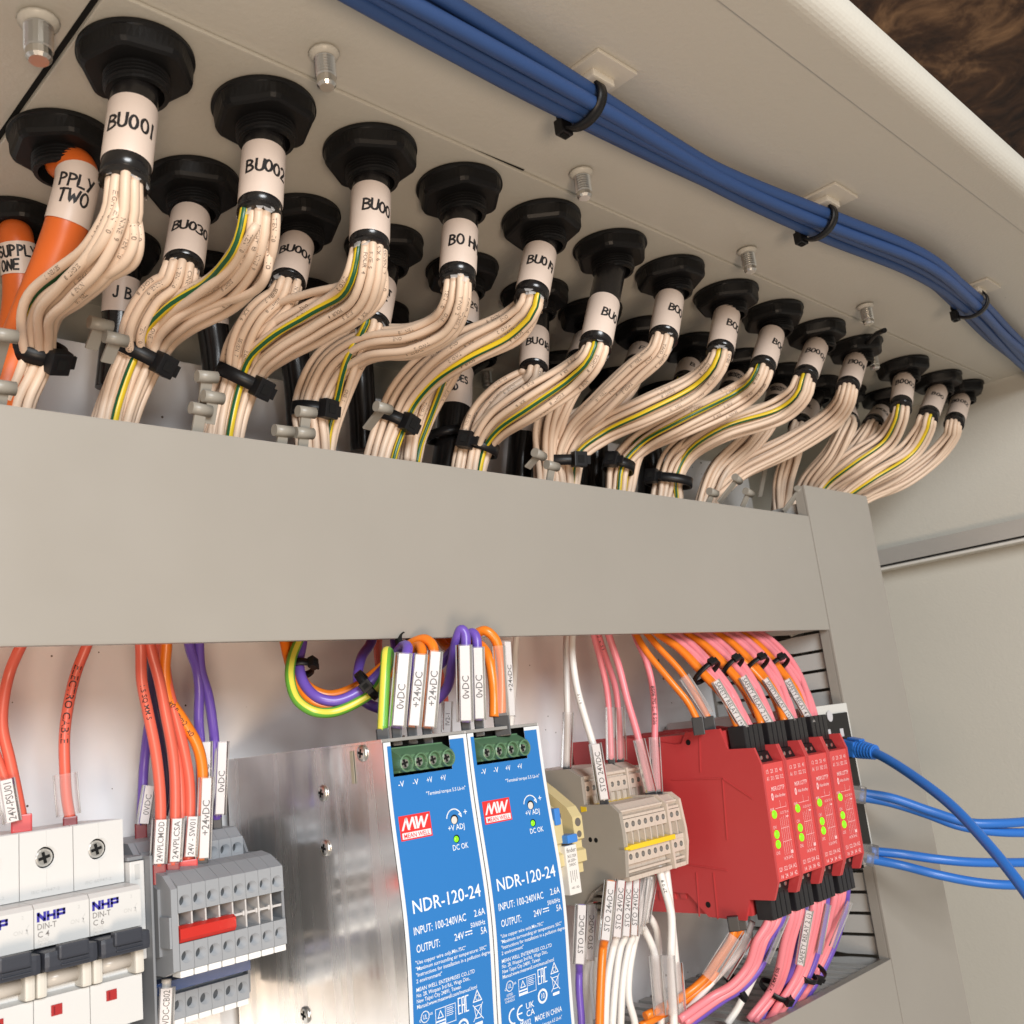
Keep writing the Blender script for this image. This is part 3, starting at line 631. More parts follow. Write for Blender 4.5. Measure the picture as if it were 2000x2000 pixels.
TIES = [((72,684,342), (76,650,335), (58,726,345), 9.2, 7, 0.55, 'black tie holding the BU001 bundle at the duct edge'),
        ((276,694,346), (303,652,340), (256,744,349), 11.5, 8, 0.5, 'black tie holding the BU002 and BU030 bundles together'),
        ((474,742,347), (500,706,341), (462,784,350), 11.0, 8, 0.5, 'black tie holding the bundles below BU004'),
        ((610,802,350), (622,756,347), (612,860,352), 8.6, 7.5, 0.45, 'black tie holding the BO HM bundle'),
        ((770,822,347), (790,778,341), (746,880,350), 8.8, 7.5, 0.45, 'black tie holding the BU019 bundle'),
        ((934,874,344), (938,852,342), (922,912,346), 10.0, 7.5, 2.2, 'black tie holding the sixth bundle beside the INF.DES VSD cable'),
        ((1092,902,345), (1094,870,344), (1096,936,347), 14.5, 8, 0.4, 'black tie holding the seventh and eighth bundles'),
        ((1208,911,345), (1216,890,345), (1204,954,348), 9.0, 7.5, 2.0, 'black tie holding the ninth bundle'),
        ((1306,940,345), (1318,910,344), (1312,970,347), 14.0, 8, 2.3, 'black tie holding the tenth bundle, furthest along the duct')]
for c, p, q, ra, rb, fa, lab in TIES:
    tie(P3([c])[0], bdir(p, q), ra-0.6, rb, lab, face=0.85 if fa < 1.1 else fa, wid=5.6, sz=1.05)
tie(P3([(874,850,372)])[0], Vector((0.1,0,-1)), 10.3, 10.3, 'black tie round the thick INF.DES VSD cable', face=0.2)

# ------------------------------------------------------------------ wiring duct across the middle
t = thing('wiring_duct', 'long grey wiring duct with a plain cover across the whole cabinet', 'wiring duct', (300, YD, 42))
mb = MB(); mb.box((-260, YD, 42.4), (597.0, YD+2.0, 117.6), 0.7); mb.box((-260, YD+2.0, 42.6), (597.0, YD+4, 44.4), 0.4); mb.box((-260, YD+2, 115.7), (597.0, YD+9, 117.4), 0.4)
mb.build('cover', DUCT, t)
mb = MB(); mb.box((-260, YB-2, 62), (596, YB-0.4, 116)); mb.build('back_wall', DUCT, t)
# finger tips standing above the cover, most of them bent or snapped
def finger(tip, base, yt, yb, w_=6.6, head=True):
    a = at(*tip, y=yt); b = at(*base, y=yb); d = (a-b).normalized()
    n = -a; n = (n-d*n.dot(d)).normalized(); s_ = d.cross(n)
    ex = Vector((1,0,0)); ex = (ex-d*ex.dot(d)).normalized(); ny = ex.cross(d)
    mb = MB(); L = (a-b).length; mb.obox(b.lerp(a, 0.5), ex*w_*0.33, ny*0.6, d*L*0.5, 0.25)
    if head: mb.tube([a-ex*w_*0.6, a+ex*w_*0.6], 2.3, 16, smooth=True)
    mb.build('finger', FINGER, t)
FT = [((196,634),(178,682),317,324),((226,662),(208,708),317,324),((8,655),(-16,740),317,332),((404,736),(398,790),317,322),((416,776),(408,828),317,321),((392,800),(384,850),318,321),
      ((598,805),(592,860),317,321),((553,842),(548,880),317,320),((594,846),(590,884),316,319),((748,797),(716,838),317,328),((1053,888),(1030,914),317,324),((1078,910),(1072,946),317,320),((1392,962),(1380,990),317,322),((1440,936),(1404,982),318,330),((1462,962),(1450,990),317,322),((1560,960),(1530,1000),318,326),
      ((1496,905),(1484,970),340,352),((4,756),(-4,800),316,320)]
for a, b, y1, y2 in FT: finger(a, b, y1, y2)
# stumps of the remaining fingers, hidden behind the cover edge
xs = 110
while xs < 585:
    mb = MB(); mb.box((xs, YB-6, 66), (xs+7, YB-4.4, 138+random.uniform(-3, 3)), 0.2); mb.build('finger', FINGER, t); xs += 12.5
rnd = random.Random(5)
for col, yy, zz, lab in ([('orange', 336, 50, 'frontmost orange wire lying inside the long duct'), ('red', 342, 53, 'red wire lying second inside the long duct'), ('orange', 348, 50, 'orange wire lying third inside the long duct'), ('pink', 354, 54, 'pink wire lying inside the long duct'), ('orange', 360, 51, 'orange wire lying midway inside the long duct'), ('red', 367, 55, 'red wire lying midway inside the long duct'), ('orange', 374, 52, 'orange wire lying towards the back of the long duct'), ('orange', 381, 56, 'orange wire lying nearest the back but two inside the long duct'), ('red', 388, 54, 'red wire lying nearly at the back of the long duct'), ('orange', 396, 57, 'rearmost orange wire lying inside the long duct')]):
    pts = [Vector((x_, yy+rnd.uniform(-4, 4), zz+5+rnd.uniform(-1, 4))) for x_ in range(-200, 600, 66)]
    mb = MB(); mb.tube(spline(pts, 5), 3.2, 8); o = mb.build('duct_wire', WIRE[col], origin=pts[0]); tag(o, lab, 'wire', 'wires lying in the long duct')
# ------------------------------------------------------------------ upright duct at the side
t2 = thing('upright_duct', 'upright grey wiring duct with slotted side at the end of the rails', 'wiring duct', (640, YD, -300))
mb = MB(); mb.box((598.2, YD, -420), (688, YD+2.0, 139), 0.7); mb.box((686, YD+2, -420), (688, YD+8, 138.8), 0.3); mb.box((598.2, YD+2, -420), (600.2, YD+8, 138.8), 0.3); mb.build('cover', DUCT, t2)
mb = MB(); mb.box((600.4, YD+2.5, -420), (603.5, YD+6.0, 36), 0.5); mb.build('edge_rail', mat('pale_rail', (0.52, 0.50, 0.47), 0.4), t2)
mb = MB(); mb.box((686, YD+10, -420), (687.5, YB-0.5, 136)); mb.build('side_wall', DUCT, t2)
mb = MB(); mb.box((602, YB-3, -420), (686, YB-0.5, 136)); mb.build('back_wall', DUCT, t2)
z = 128.0; k = 0
while z > -170:
    mb = MB(); w_ = 9.8
    prof = [(YD+7, z), (YD+9, z+0.6), (YD+30, z+0.2), (YD+42, z-0.8), (YD+56, z+0.4), (YB-3, z), (YB-3, z-w_), (YD+60, z-w_-0.5), (YD+44, z-w_+1.0), (YD+30, z-w_-0.4), (YD+8, z-w_)]
    mb.prism_x(prof, 601.2, 602.8); mb.build('finger', mat('duct_side_finger', (0.46, 0.46, 0.445), 0.35), t2)
    z -= 12.4
# snapped fingers and clips at the top end of the upright duct
for q in [((1556,1240),(1582,1300)), ((1590,1262),(1610,1330)), ((1600,1285),(1590,1300))]:
    a = at(*q[0], y=342); b = at(*q[1], y=342); d = (a-b).normalized(); mb = MB(); e = Vector((0.7,-0.7,0)); e = (e-d*e.dot(d)).normalized()
    mb.obox(a.lerp(b, 0.5), e*2.6, d.cross(e)*0.9, d*(a-b).length*0.5, 0.3); mb.obox(a, e*4.2, d.cross(e)*1.6, d*2.4, 0.4); mb.build('snapped_finger', mat('pale_finger', (0.50, 0.49, 0.45), 0.4), t2)
# ------------------------------------------------------------------ lower duct
t3 = thing('lower_duct', 'grey wiring duct under the red relays with slotted open top', 'wiring duct', (480, YD, -230))
mb = MB(); mb.box((300, YD, -240), (597.4, YD+2, -155.5), 0.6); mb.box((300, YD+2, -157.6), (597.4, YD+6, -155.7), 0.3); mb.build('cover', DUCT, t3)
mb = MB(); mb.box((300, YD+3, -240), (597, YB-1, -238)); mb.box((300, YB-3, -238), (597, YB-1, -160)); mb.build('trough', DUCT, t3)
x = 306
while x < 590:
    mb = MB(); mb.box((x, YD+7, -159.5), (x+7, YB-1.2, -157.6), 0.3); mb.tube([Vector((x-0.6, YD+7.5, -158)), Vector((x+7.6, YD+7.5, -158))], 1.7, 10); mb.build('finger', mat('duct_top_finger', (0.40, 0.40, 0.385), 0.35), t3); x += 11.5

# ------------------------------------------------------------------ blue data cables along the ceiling
BL = [(640,-75,0),(775,2,0),(1000,132,0),(1130,205,0),(1400,350,0),(1610,442,0),(1790,518,0),(1890,592,0),(1960,660,0),(2060,752,0)]
base = [at(a, b, z=221.0) for a, b, _ in BL]
line = resample(spline(base, 10), 70)
offs = [(-6.2, 1.6), (-2.2, 4.4), (2.4, 4.2), (6.0, 1.8), (-3.8, -1.8), (0.8, -1.2), (4.2, -2.4)]
lab7 = ['outermost blue data cable in the ceiling bundle, nearest the glands', 'blue data cable second from the glands in the ceiling bundle', 'blue data cable at the middle of the upper side of the ceiling bundle', 'blue data cable in the ceiling bundle nearest the front lip', 'blue data cable low in the ceiling bundle on the gland side', 'lowest blue data cable at the middle of the ceiling bundle', 'blue data cable low in the ceiling bundle on the lip side']
for k, (oy, oz) in enumerate(offs):
    rnd = random.Random(k+3); ph = rnd.uniform(0, 6); pts = []
    for i, p in enumerate(line):
        s_ = i/69; pinch = 0.80+0.30*abs(math.sin(s_*math.pi*3.1+0.5))
        pts.append(p+Vector((0, -oy*pinch+1.7*math.sin(ph+s_*(9+k)), oz*pinch+0.9*math.cos(ph+s_*(7+k*0.7)))))
    mb = MB(); mb.tube(pts, 2.65, 12); o = mb.build('blue_data_cable', BLUEC, origin=pts[0]); tag(o, lab7[k], 'cable', 'blue cables running along the ceiling')
for (mu, mv), (tu, tv), lab in [((1162,150),(1136,205),'first'), ((1612,390),(1608,438),'second'), ((1905,565),(1884,598),'third')]:
    p = at(mu, mv, z=ZC-0.5); p = Vector((p.x, p.y, ZC))
    o = thing('adhesive_mount', 'square white adhesive tie mount on the ceiling, %s from the top of the picture' % lab, 'tie mount', p, 'adhesive mounts')
    mb = MB(); mb.box((p.x-11, p.y-11, ZC-1.6), (p.x+11, p.y+13, ZC-0.1), 0.4); mb.build('pad', MOUNT, o)
    mb = MB(); mb.box((p.x-6, p.y-4, ZC-4.6), (p.x+6, p.y+6, ZC-1.5), 0.8); mb.build('saddle', MOUNT, o)
    c = at(tu, tv, z=220.5); j = min(range(69), key=lambda i: (line[i]-c).length); d = line[j+1]-line[j]; c = line[j]+Vector((0, 0, 0.8))
    tt = thing('cable_tie', 'black tie strapping the blue cables to the %s white ceiling mount' % lab, 'cable tie', c, 'ties on the blue cables')
    d.normalize(); n = Vector((0,0,1)); b = d.cross(n).normalized(); K = 36; vs_ = []; fs = []
    for k in range(K):
        a = 2*math.pi*k/K
        for rr_, h in ((0, -2.1), (0, 2.1), (1.2, 2.1), (1.2, -2.1)): vs_.append(c+b*(math.cos(a)*(9.6+rr_))+n*(math.sin(a)*(7.6+rr_))+d*h)
    for k in range(K):
        for j2 in range(4): fs.append([4*k+j2, 4*k+(j2+1) % 4, 4*((k+1) % K)+(j2+1) % 4, 4*((k+1) % K)+j2])
    mb = MB(); mb.add(vs_, fs, 0, True); mb.build('strap', TIE, tt)
    mb = MB(); sgn = 1 if b.y > 0 else -1; hc = c+b*sgn*9.6+n*-4.5; mb.obox(hc, b*2.1, n*2.9, d*2.9, 0.5); hh_ = mb.build('ratchet_head', TIE, tt)
    mb = MB(); mb.obox(hc+n*-2.9, b*1.0, n*0.4, d*1.6); mb.build('slot', DARK, hh_)
# ------------------------------------------------------------------ device helpers
def holed_box(mb, a, b, holes, depth=5.0, mi=0, mi_in=1, n=16, wall=0):
    """block whose front (small y) carries round wells; holes: (cx, cz, r) sorted by x, one per cell"""
    x0, y0, z0 = a; x1, y1, z1 = b; hs = sorted(holes)
    cuts = [x0]+[(hs[i][0]+hs[i+1][0])/2 for i in range(len(hs)-1)]+[x1]
    mb.add([(x0,y1,z0),(x1,y1,z0),(x1,y1,z1),(x0,y1,z1),(x0,y0,z0),(x1,y0,z0),(x1,y0,z1),(x0,y0,z1)], [(0,3,2,1),(4,0,1,5),(5,1,2,6),(6,2,3,7),(7,3,0,4)], mi)
    for i, (cx, cz, r) in enumerate(hs):
        xa, xb = cuts[i], cuts[i+1]; o = len(mb.v); rim = []; out = []; inn = []
        for k in range(n):
            an = 2*math.pi*k/n+math.pi/n; ca, sa = math.cos(an), math.sin(an); m_ = max(abs(ca), abs(sa)); q = (ca/m_, sa/m_)
            out.append((cx+(q[0]*(xb-cx) if q[0] > 0 else q[0]*(cx-xa)), y0, cz+(q[1]*(z1-cz) if q[1] > 0 else q[1]*(cz-z0))))
            rim.append((cx+r*ca, y0, cz+r*sa)); inn.append((cx+r*0.92*ca, y0+depth, cz+r*0.92*sa))
        # snap the four cell corners
        for X, Z in ((xa,z0),(xb,z0),(xb,z1),(xa,z1)):
            j = min(range(n), key=lambda k: (out[k][0]-X)**2+(out[k][2]-Z)**2); out[j] = (X, y0, Z)
        mb.v += [Vector(p) for p in out+rim+inn]
        for k in range(n):
            k2 = (k+1) % n
            mb.f.append([o+k, o+n+k, o+n+k2, o+k2][::-1]); mb.mi.append(mi); mb.sm.append(False)
            mb.f.append([o+n+k, o+2*n+k, o+2*n+k2, o+n+k2][::-1]); mb.mi.append(wall); mb.sm.append(True)
        mb.f.append([o+2*n+k for k in range(n)]); mb.mi.append(mi_in); mb.sm.append(False)
    return mb
def front(x0, z0, y):        # text plane facing the reader: u to the right, v up
    return lambda u, v: Vector((x0+u, y, z0+v))
def screw_head(mb, c, r, mi=0):
    mb.lathe(c, Vector((0,-1,0)), [(r,0),(r,0.5),(r*0.8,0.9)], 16, mi=mi, smooth=False)
def cross_slot(mb, c, r, mi=0):
    mb.obox(c, Vector((r*0.62,0,r*0.15)), Vector((0,0.12,0)), Vector((-r*0.04,0,r*0.16)), mi=mi); mb.obox(c+Vector((0,-0.03,0)), Vector((-r*0.15,0,r*0.62)), Vector((0,0.12,0)), Vector((r*0.16,0,r*0.04)), mi=mi)

# ------------------------------------------------------------------ DIN rails
t = thing('mounting_rail', 'steel rail behind the row of breakers, terminals and relays', 'rail', (300, YB-6, -55))
mb = MB(); mb.box((60, YB-7.5, -72), (596, YB-6.2, -66), 0.2); mb.box((60, YB-7.5, -44), (596, YB-6.2, -38), 0.2); mb.box((60, YB-6.2, -67), (596, YB-0.3, -43)); mb.build('rail_profile', STEEL, t)

# ------------------------------------------------------------------ circuit breakers
BW = 17.35
def breaker(x0, rating, label):
    t = thing('circuit_breaker', label, 'circuit breaker', (x0, 361, -100), 'white circuit breakers on the rail')
    a, b = x0+0.12, x0+BW-0.12
    mb = MB(); mb.prism_x([(404,-12.6),(363.5,-12.6),(363.2,-34),(349.4,-34.6),(348,-36),(348,-47.6),(353,-48.6),(353,-62),(349,-62.8),(349,-77),(361,-79),(361,-100),(404,-100)][::-1], a, b); mb.build('housing', WPLAS, t)
    mb = MB(); holed_box(mb, (a, 360.6, -33.9), (b, 363.6, -12.8), [(x0+8.6, -21.6, 3.65)], 2.4, 0, 1, 24); tf = mb.build('terminal_face', [WPLAS, DARK], t)
    mb = MB(); c = Vector((x0+8.2, 362.4, -21.6)); screw_head(mb, c, 2.9); mb.build('terminal_screw', STEEL, t)
    mb = MB(); cross_slot(mb, c+Vector((0,-1.0,0)), 2.9); mb.build('screw_slot', DARK, t)
    mb = MB(); mb.box((x0+8.55, 360.5, -18.0), (x0+8.65, 360.6, -12.9)); mb.box((x0+8.55, 360.5, -31), (x0+8.65, 360.6, -25.4)); mb.build('mould_line', PALEP, t)
    # toggle
    mb = MB(); mb.box((a+0.25, 340.6, -54.4), (b-0.25, 353, -48.3), 1.6); mb.box((a+4.2, 339.2, -51.2), (b-3.6, 342.6, -46.9), 0.7)
    for k in range(3): mb.box((a+5.2, 339.9+0.2*k, -53.2+k*1.1), (b-3.2, 341.4, -52.7+k*1.1), 0.2)
    mb.build('toggle', SLATE, t)
    mb = MB(); mb.box((a+0.1, 346.4, -62.2), (a+3.2, 353.4, -54.8), 1.0); mb.box((b-3.2, 346.4, -62.2), (b-0.1, 353.4, -54.8), 1.0); mb.build('toggle_cheek', CREAM, t)
    mb = MB(); mb.tube([Vector((a+3.2, 351.6, -57.8)), Vector((b-3.2, 351.6, -57.8))], 2.6, 14); mb.build('toggle_drum', mat('drum', (0.50,0.46,0.41), 0.3), t)
    mb = MB(); mb.box((x0+5.2, 348.6, -68.6), (x0+8.6, 349.2, -65.4), 0.2); mb.build('red_indicator', REDI, t)
    mb = MB(); mb.box((x0+5.9, 348.5, -68.2), (x0+6.3, 348.7, -65.9)); mb.build('indicator_bar', DFERR, t)
    f = front(x0, 0, 347.9)
    
    # heavy sheared initials
    mb = MB()
    def bar(p, q, w_=0.85):
        p, q = Vector((p[0],0,p[1])), Vector((q[0],0,q[1])); d = (q-p).normalized(); s_ = Vector((-d.z,0,d.x))*w_*0.5
        o = Vector((x0, 347.9, 0)); mb.add([o+p-s_, o+q-s_, o+q+s_, o+p+s_], [(0,1,2,3)])
    B0 = -40.0; H = 2.9
    for p, q, w_ in [((1.3,B0),(1.3,B0+H),.85),((1.2,B0+H-.3),(3.3,B0+.3),.95),((3.3,B0),(3.3,B0+H),.85),((4.3,B0),(4.3,B0+H),.85),((4.0,B0+H/2),(6.4,B0+H/2),.8),((6.3,B0),(6.3,B0+H),.85),((7.3,B0),(7.3,B0+H),.85),((7.0,B0+H-.4),(9.6,B0+H-.4),.8),((9.3,B0+1.1),(9.3,B0+H),.8),((7.0,B0+1.3),(9.6,B0+1.3),.8)]: bar(p, q, w_)
    mb.build('maker_initials', NAVY, t)
    mb = MB(); letters(mb, 'DIN-T', f, 1.75, 0.9, -42.3, width=6.0); letters(mb, rating, f, 1.7, 1.0, -44.6); mb.build('rating_print', GREYP, t)
    mb = MB(); letters(mb, '6000', f, 1.1, 1.0, -46.0, width=3.4); letters(mb, '240/415V~', f, 0.95, 1.0, -47.2, width=5.0); letters(mb, 'ON 2', f, 1.25, 11.2, -42.6)
    letters(mb, '2', f, 1.0, 13.6, -38.2); f2 = front(x0, 0, 360.5); letters(mb, 'IEC 60947-2', f2, 0.95, 3.6, -32.4, width=9.2)
    bar((15.6,-43.2),(15.2,-41.4),.2); bar((15.2,-41.2),(15.9,-40.2),.2)
    mb.build('small_print', PALEP, t)
    return t
BX = 156.1
breaker(BX-BW, 'C 6', 'white circuit breaker marked C 6, nearest the grey terminal blocks')
breaker(BX-2*BW, 'C 4', 'white circuit breaker marked C 4, between two other breakers')
breaker(BX-3*BW, 'C 4', 'white circuit breaker cut off by the picture edge')
breaker(BX-4*BW, 'C 4', 'outermost white circuit breaker, just beyond the picture edge')
# white end clamp beside the breakers
t = thing('end_clamp', 'white and grey plastic end clamp squeezed against the C 6 breaker', 'end clamp', (157.5, 356, -100))
mb = MB(); mb.box((156.4, 357, -60), (161.6, 404, -27.5), 0.5); mb.build('clamp_body', WPLAS, t)
mb = MB(); mb.box((161.7, 352.5, -92), (162.6, 404, -26.2), 0.3); mb.box((156.4, 358.5, -27.3), (162.6, 404, -26.0), 0.3); mb.build('clamp_plate', TEND, t)
mb = MB(); mb.box((158.2, 356.7, -33.5), (159.9, 357.1, -28.6), 0.1); mb.build('release_slot', PALEP, t)

# ------------------------------------------------------------------ grey double-level terminal blocks
TW = 5.2; TX = 167.6
def grey_terminal(x0, label, first=False):
    t = thing('terminal_block', label, 'terminal block', (x0, 345, -66), 'grey terminal blocks')
    a, b = x0+0.06, x0+TW-0.06; cx = x0+TW/2
    mb = MB()
    mb.prism_x([(352.5,-33.2),(359,-31.8),(359,-46),(398,-46),(398,-58),(358,-58),(358,-65),(372.6,-66),(404,-66),(404,-33),(373.5,-33)], a, b)
    mb.prism_x([(345,-37.2),(352.5,-33.2),(360,-33.2),(360,-46),(350.2,-46),(350.2,-37.2)], a, b)
    mb.build('body', TGREY, t)
    mb = MB(); holed_box(mb, (a, 344.9, -46.1), (b, 350.1, -37.2), [(cx, -42.5, 2.12)], 5.0, 0, 1); mb.build('upper_entry', [TGREY, TDARK], t)
    mb = MB(); holed_box(mb, (a, 344.9, -64.7), (b, 350.1, -56.0), [(cx, -60.5, 2.12)], 4.9, 0, 1); mb.build('lower_entry', [TGREY, TDARK], t)
    mb = MB(); mb.prism_x([(346,-56.0),(372,-54.6),(372,-56.0),(346,-56.3)], a, b); mb.build('sill', TGREY, t)
    mb = MB(); mb.box((a, 346.2, -56.1), (a+0.6, 396, -46)); mb.build('partition', mat('pale_partition', (0.52,0.50,0.49), 0.4), t)
    mb = MB(); mb.box((a, 347.2, -51.6), (b-0.02, 348.2, -50.8)); mb.box((a-0.6, 346.9, -52.0), (a+1.3, 348.4, -50.3), 0.3); mb.build('test_comb', mat('pale_partition', (0.52,0.50,0.49), 0.4), t)
    mb = MB(); mb.box((a+0.2, 345.4, -67.0), (b-0.2, 351.5, -64.9), 0.3); mb.build('marker_tag', TAGW, t)
    # rear level, above and below
    mb = MB(); holed_box(mb, (a, 372.8, -35.2), (b, 378, -26.2), [(cx, -30.3, 2.1)], 4.9, 0, 1); mb.build('rear_upper_entry', [TGREY, TDARK], t)
    mb = MB(); mb.prism_x([(373.5,-26.4),(378,-22.6),(404,-21.4),(404,-36),(378,-36),(378,-26.4)], a, b); mb.prism_x([(370,-36.2),(376,-35.4),(378,-36),(378,-37),(370,-37)], a, b); mb.build('rear_body', TGREY, t)
    mb = MB(); mb.prism_x([(378,-86),(404,-88),(404,-66),(378,-66)], a, b); mb.build('rear_lower_body', TGREY, t)
    mb = MB(); holed_box(mb, (a, 374, -86), (b, 378, -77.4), [(cx, -81.6, 2.1)], 3.8, 0, 1); mb.build('rear_lower_entry', [TGREY, TDARK], t)
    mb = MB(); mb.box((a+0.2, 374.6, -88.2), (b-0.2, 380, -86.2), 0.3); mb.build('rear_marker_tag', TAGW, t)
    return t
g0 = grey_terminal(TX, 'grey terminal block next to the dark end plate, first of eight')
for k, w_ in enumerate(['second', 'third', 'fourth', 'fifth', 'sixth', 'seventh', 'eighth']):
    dup(g0, ((k+1)*TW, 0, 0), 'grey terminal block, %s of eight counted from the breakers' % w_)
t = thing('terminal_end_plate', 'darker grey end plate closing the terminal blocks on the breaker side', 'end plate', (165, 345, -66))
prof = [(345,-38),(351,-33.6),(360,-31.8),(371,-31.8),(373,-27),(378,-22.6),(404,-21.4),(404,-88),(378,-88),(374,-84),(373,-68),(362,-66.5),(352,-66.5),(345,-64.5)]
mb = MB(); mb.prism_x(prof[::-1], 165.2, 167.5); mb.build('plate', TGREY, t)
mb = MB(); mb.prism_x([(353,-38),(361,-35),(398,-33),(398,-66),(378,-64),(362,-62),(353,-60)][::-1], 164.2, 165.3); mb.build('raised_panel', TEND, t)
mb = MB(); mb.prism_x([(345.4,-47),(352.5,-47),(352.5,-57),(345.4,-57)][::-1], 164.5, 165.3); mb.build('latch_tab', TGREY, t)
mb = MB()
def side_fn(u, v): return Vector((164.1, 377-v, -62+u))
letters(mb, 'PHOENIX', lambda u, v: Vector((164.1, 370+v*-1, -62+u)), 3.2, 0, 0, width=22); letters(mb, 'CONTACT', lambda u, v: Vector((164.1, 378+v*-1, -62+u)), 2.6, 0, 0, width=20); mb.build('moulded_lettering', TGREY, t)
t = thing('terminal_end_cover', 'grey end cover of the terminal blocks facing the metal case', 'end cover', (TX+8*TW+1, 345, -66))
mb = MB(); mb.prism_x([(347,-40),(352,-34.4),(360,-32.4),(371,-32.4),(374,-27.4),(380,-23),(404,-22),(404,-87),(380,-87),(375,-84),(374,-68),(362,-65.6),(352,-65.2),(347,-63)][::-1], TX+8*TW+0.05, TX+8*TW+1.1); mb.build('plate', TEND, t)
mb = MB(); mb.prism_x([(344.2,-51.3),(344.2,-54.6),(345.2,-55.8),(350,-56),(350,-50.6),(346,-50.4)][::-1], TX+0.2, TX+4*TW+0.4)
tag(mb.build('red_jumper_bar', RJUMP), 'red plastic jumper bar plugged across the middle of the grey terminals', 'jumper')
mb = MB(); mb.prism_x([(371.6,-72),(371.6,-75.6),(380,-77),(380,-71.5)][::-1], TX+0.2, TX+8*TW-0.3)
tag(mb.build('blue_jumper_bar', BJUMP), 'dark blue jumper bar below the grey terminal blocks', 'jumper')
mb = MB(); mb.box((160.8, 366, -80.5), (165.0, 374, -75.2), 0.8)
tag(mb.build('blue_plug', BTAB), 'small bright blue plug beside the C 6 breaker', 'plug')
mb = MB(); holed_box(mb, (160.6, 372, -90), (165.1, 378, -81), [(162.9,-84.6,1.8)], 4, 0, 1)
t = thing('ground_terminal', 'single grey terminal end beneath the bright blue plug', 'terminal block', (163, 372, -90)); mb.build('entry', [TGREY, TDARK], t)
mb = MB(); mb.box((160.8, 378, -95), (165, 404, -74), 0.4); mb.build('body', TGREY, t)

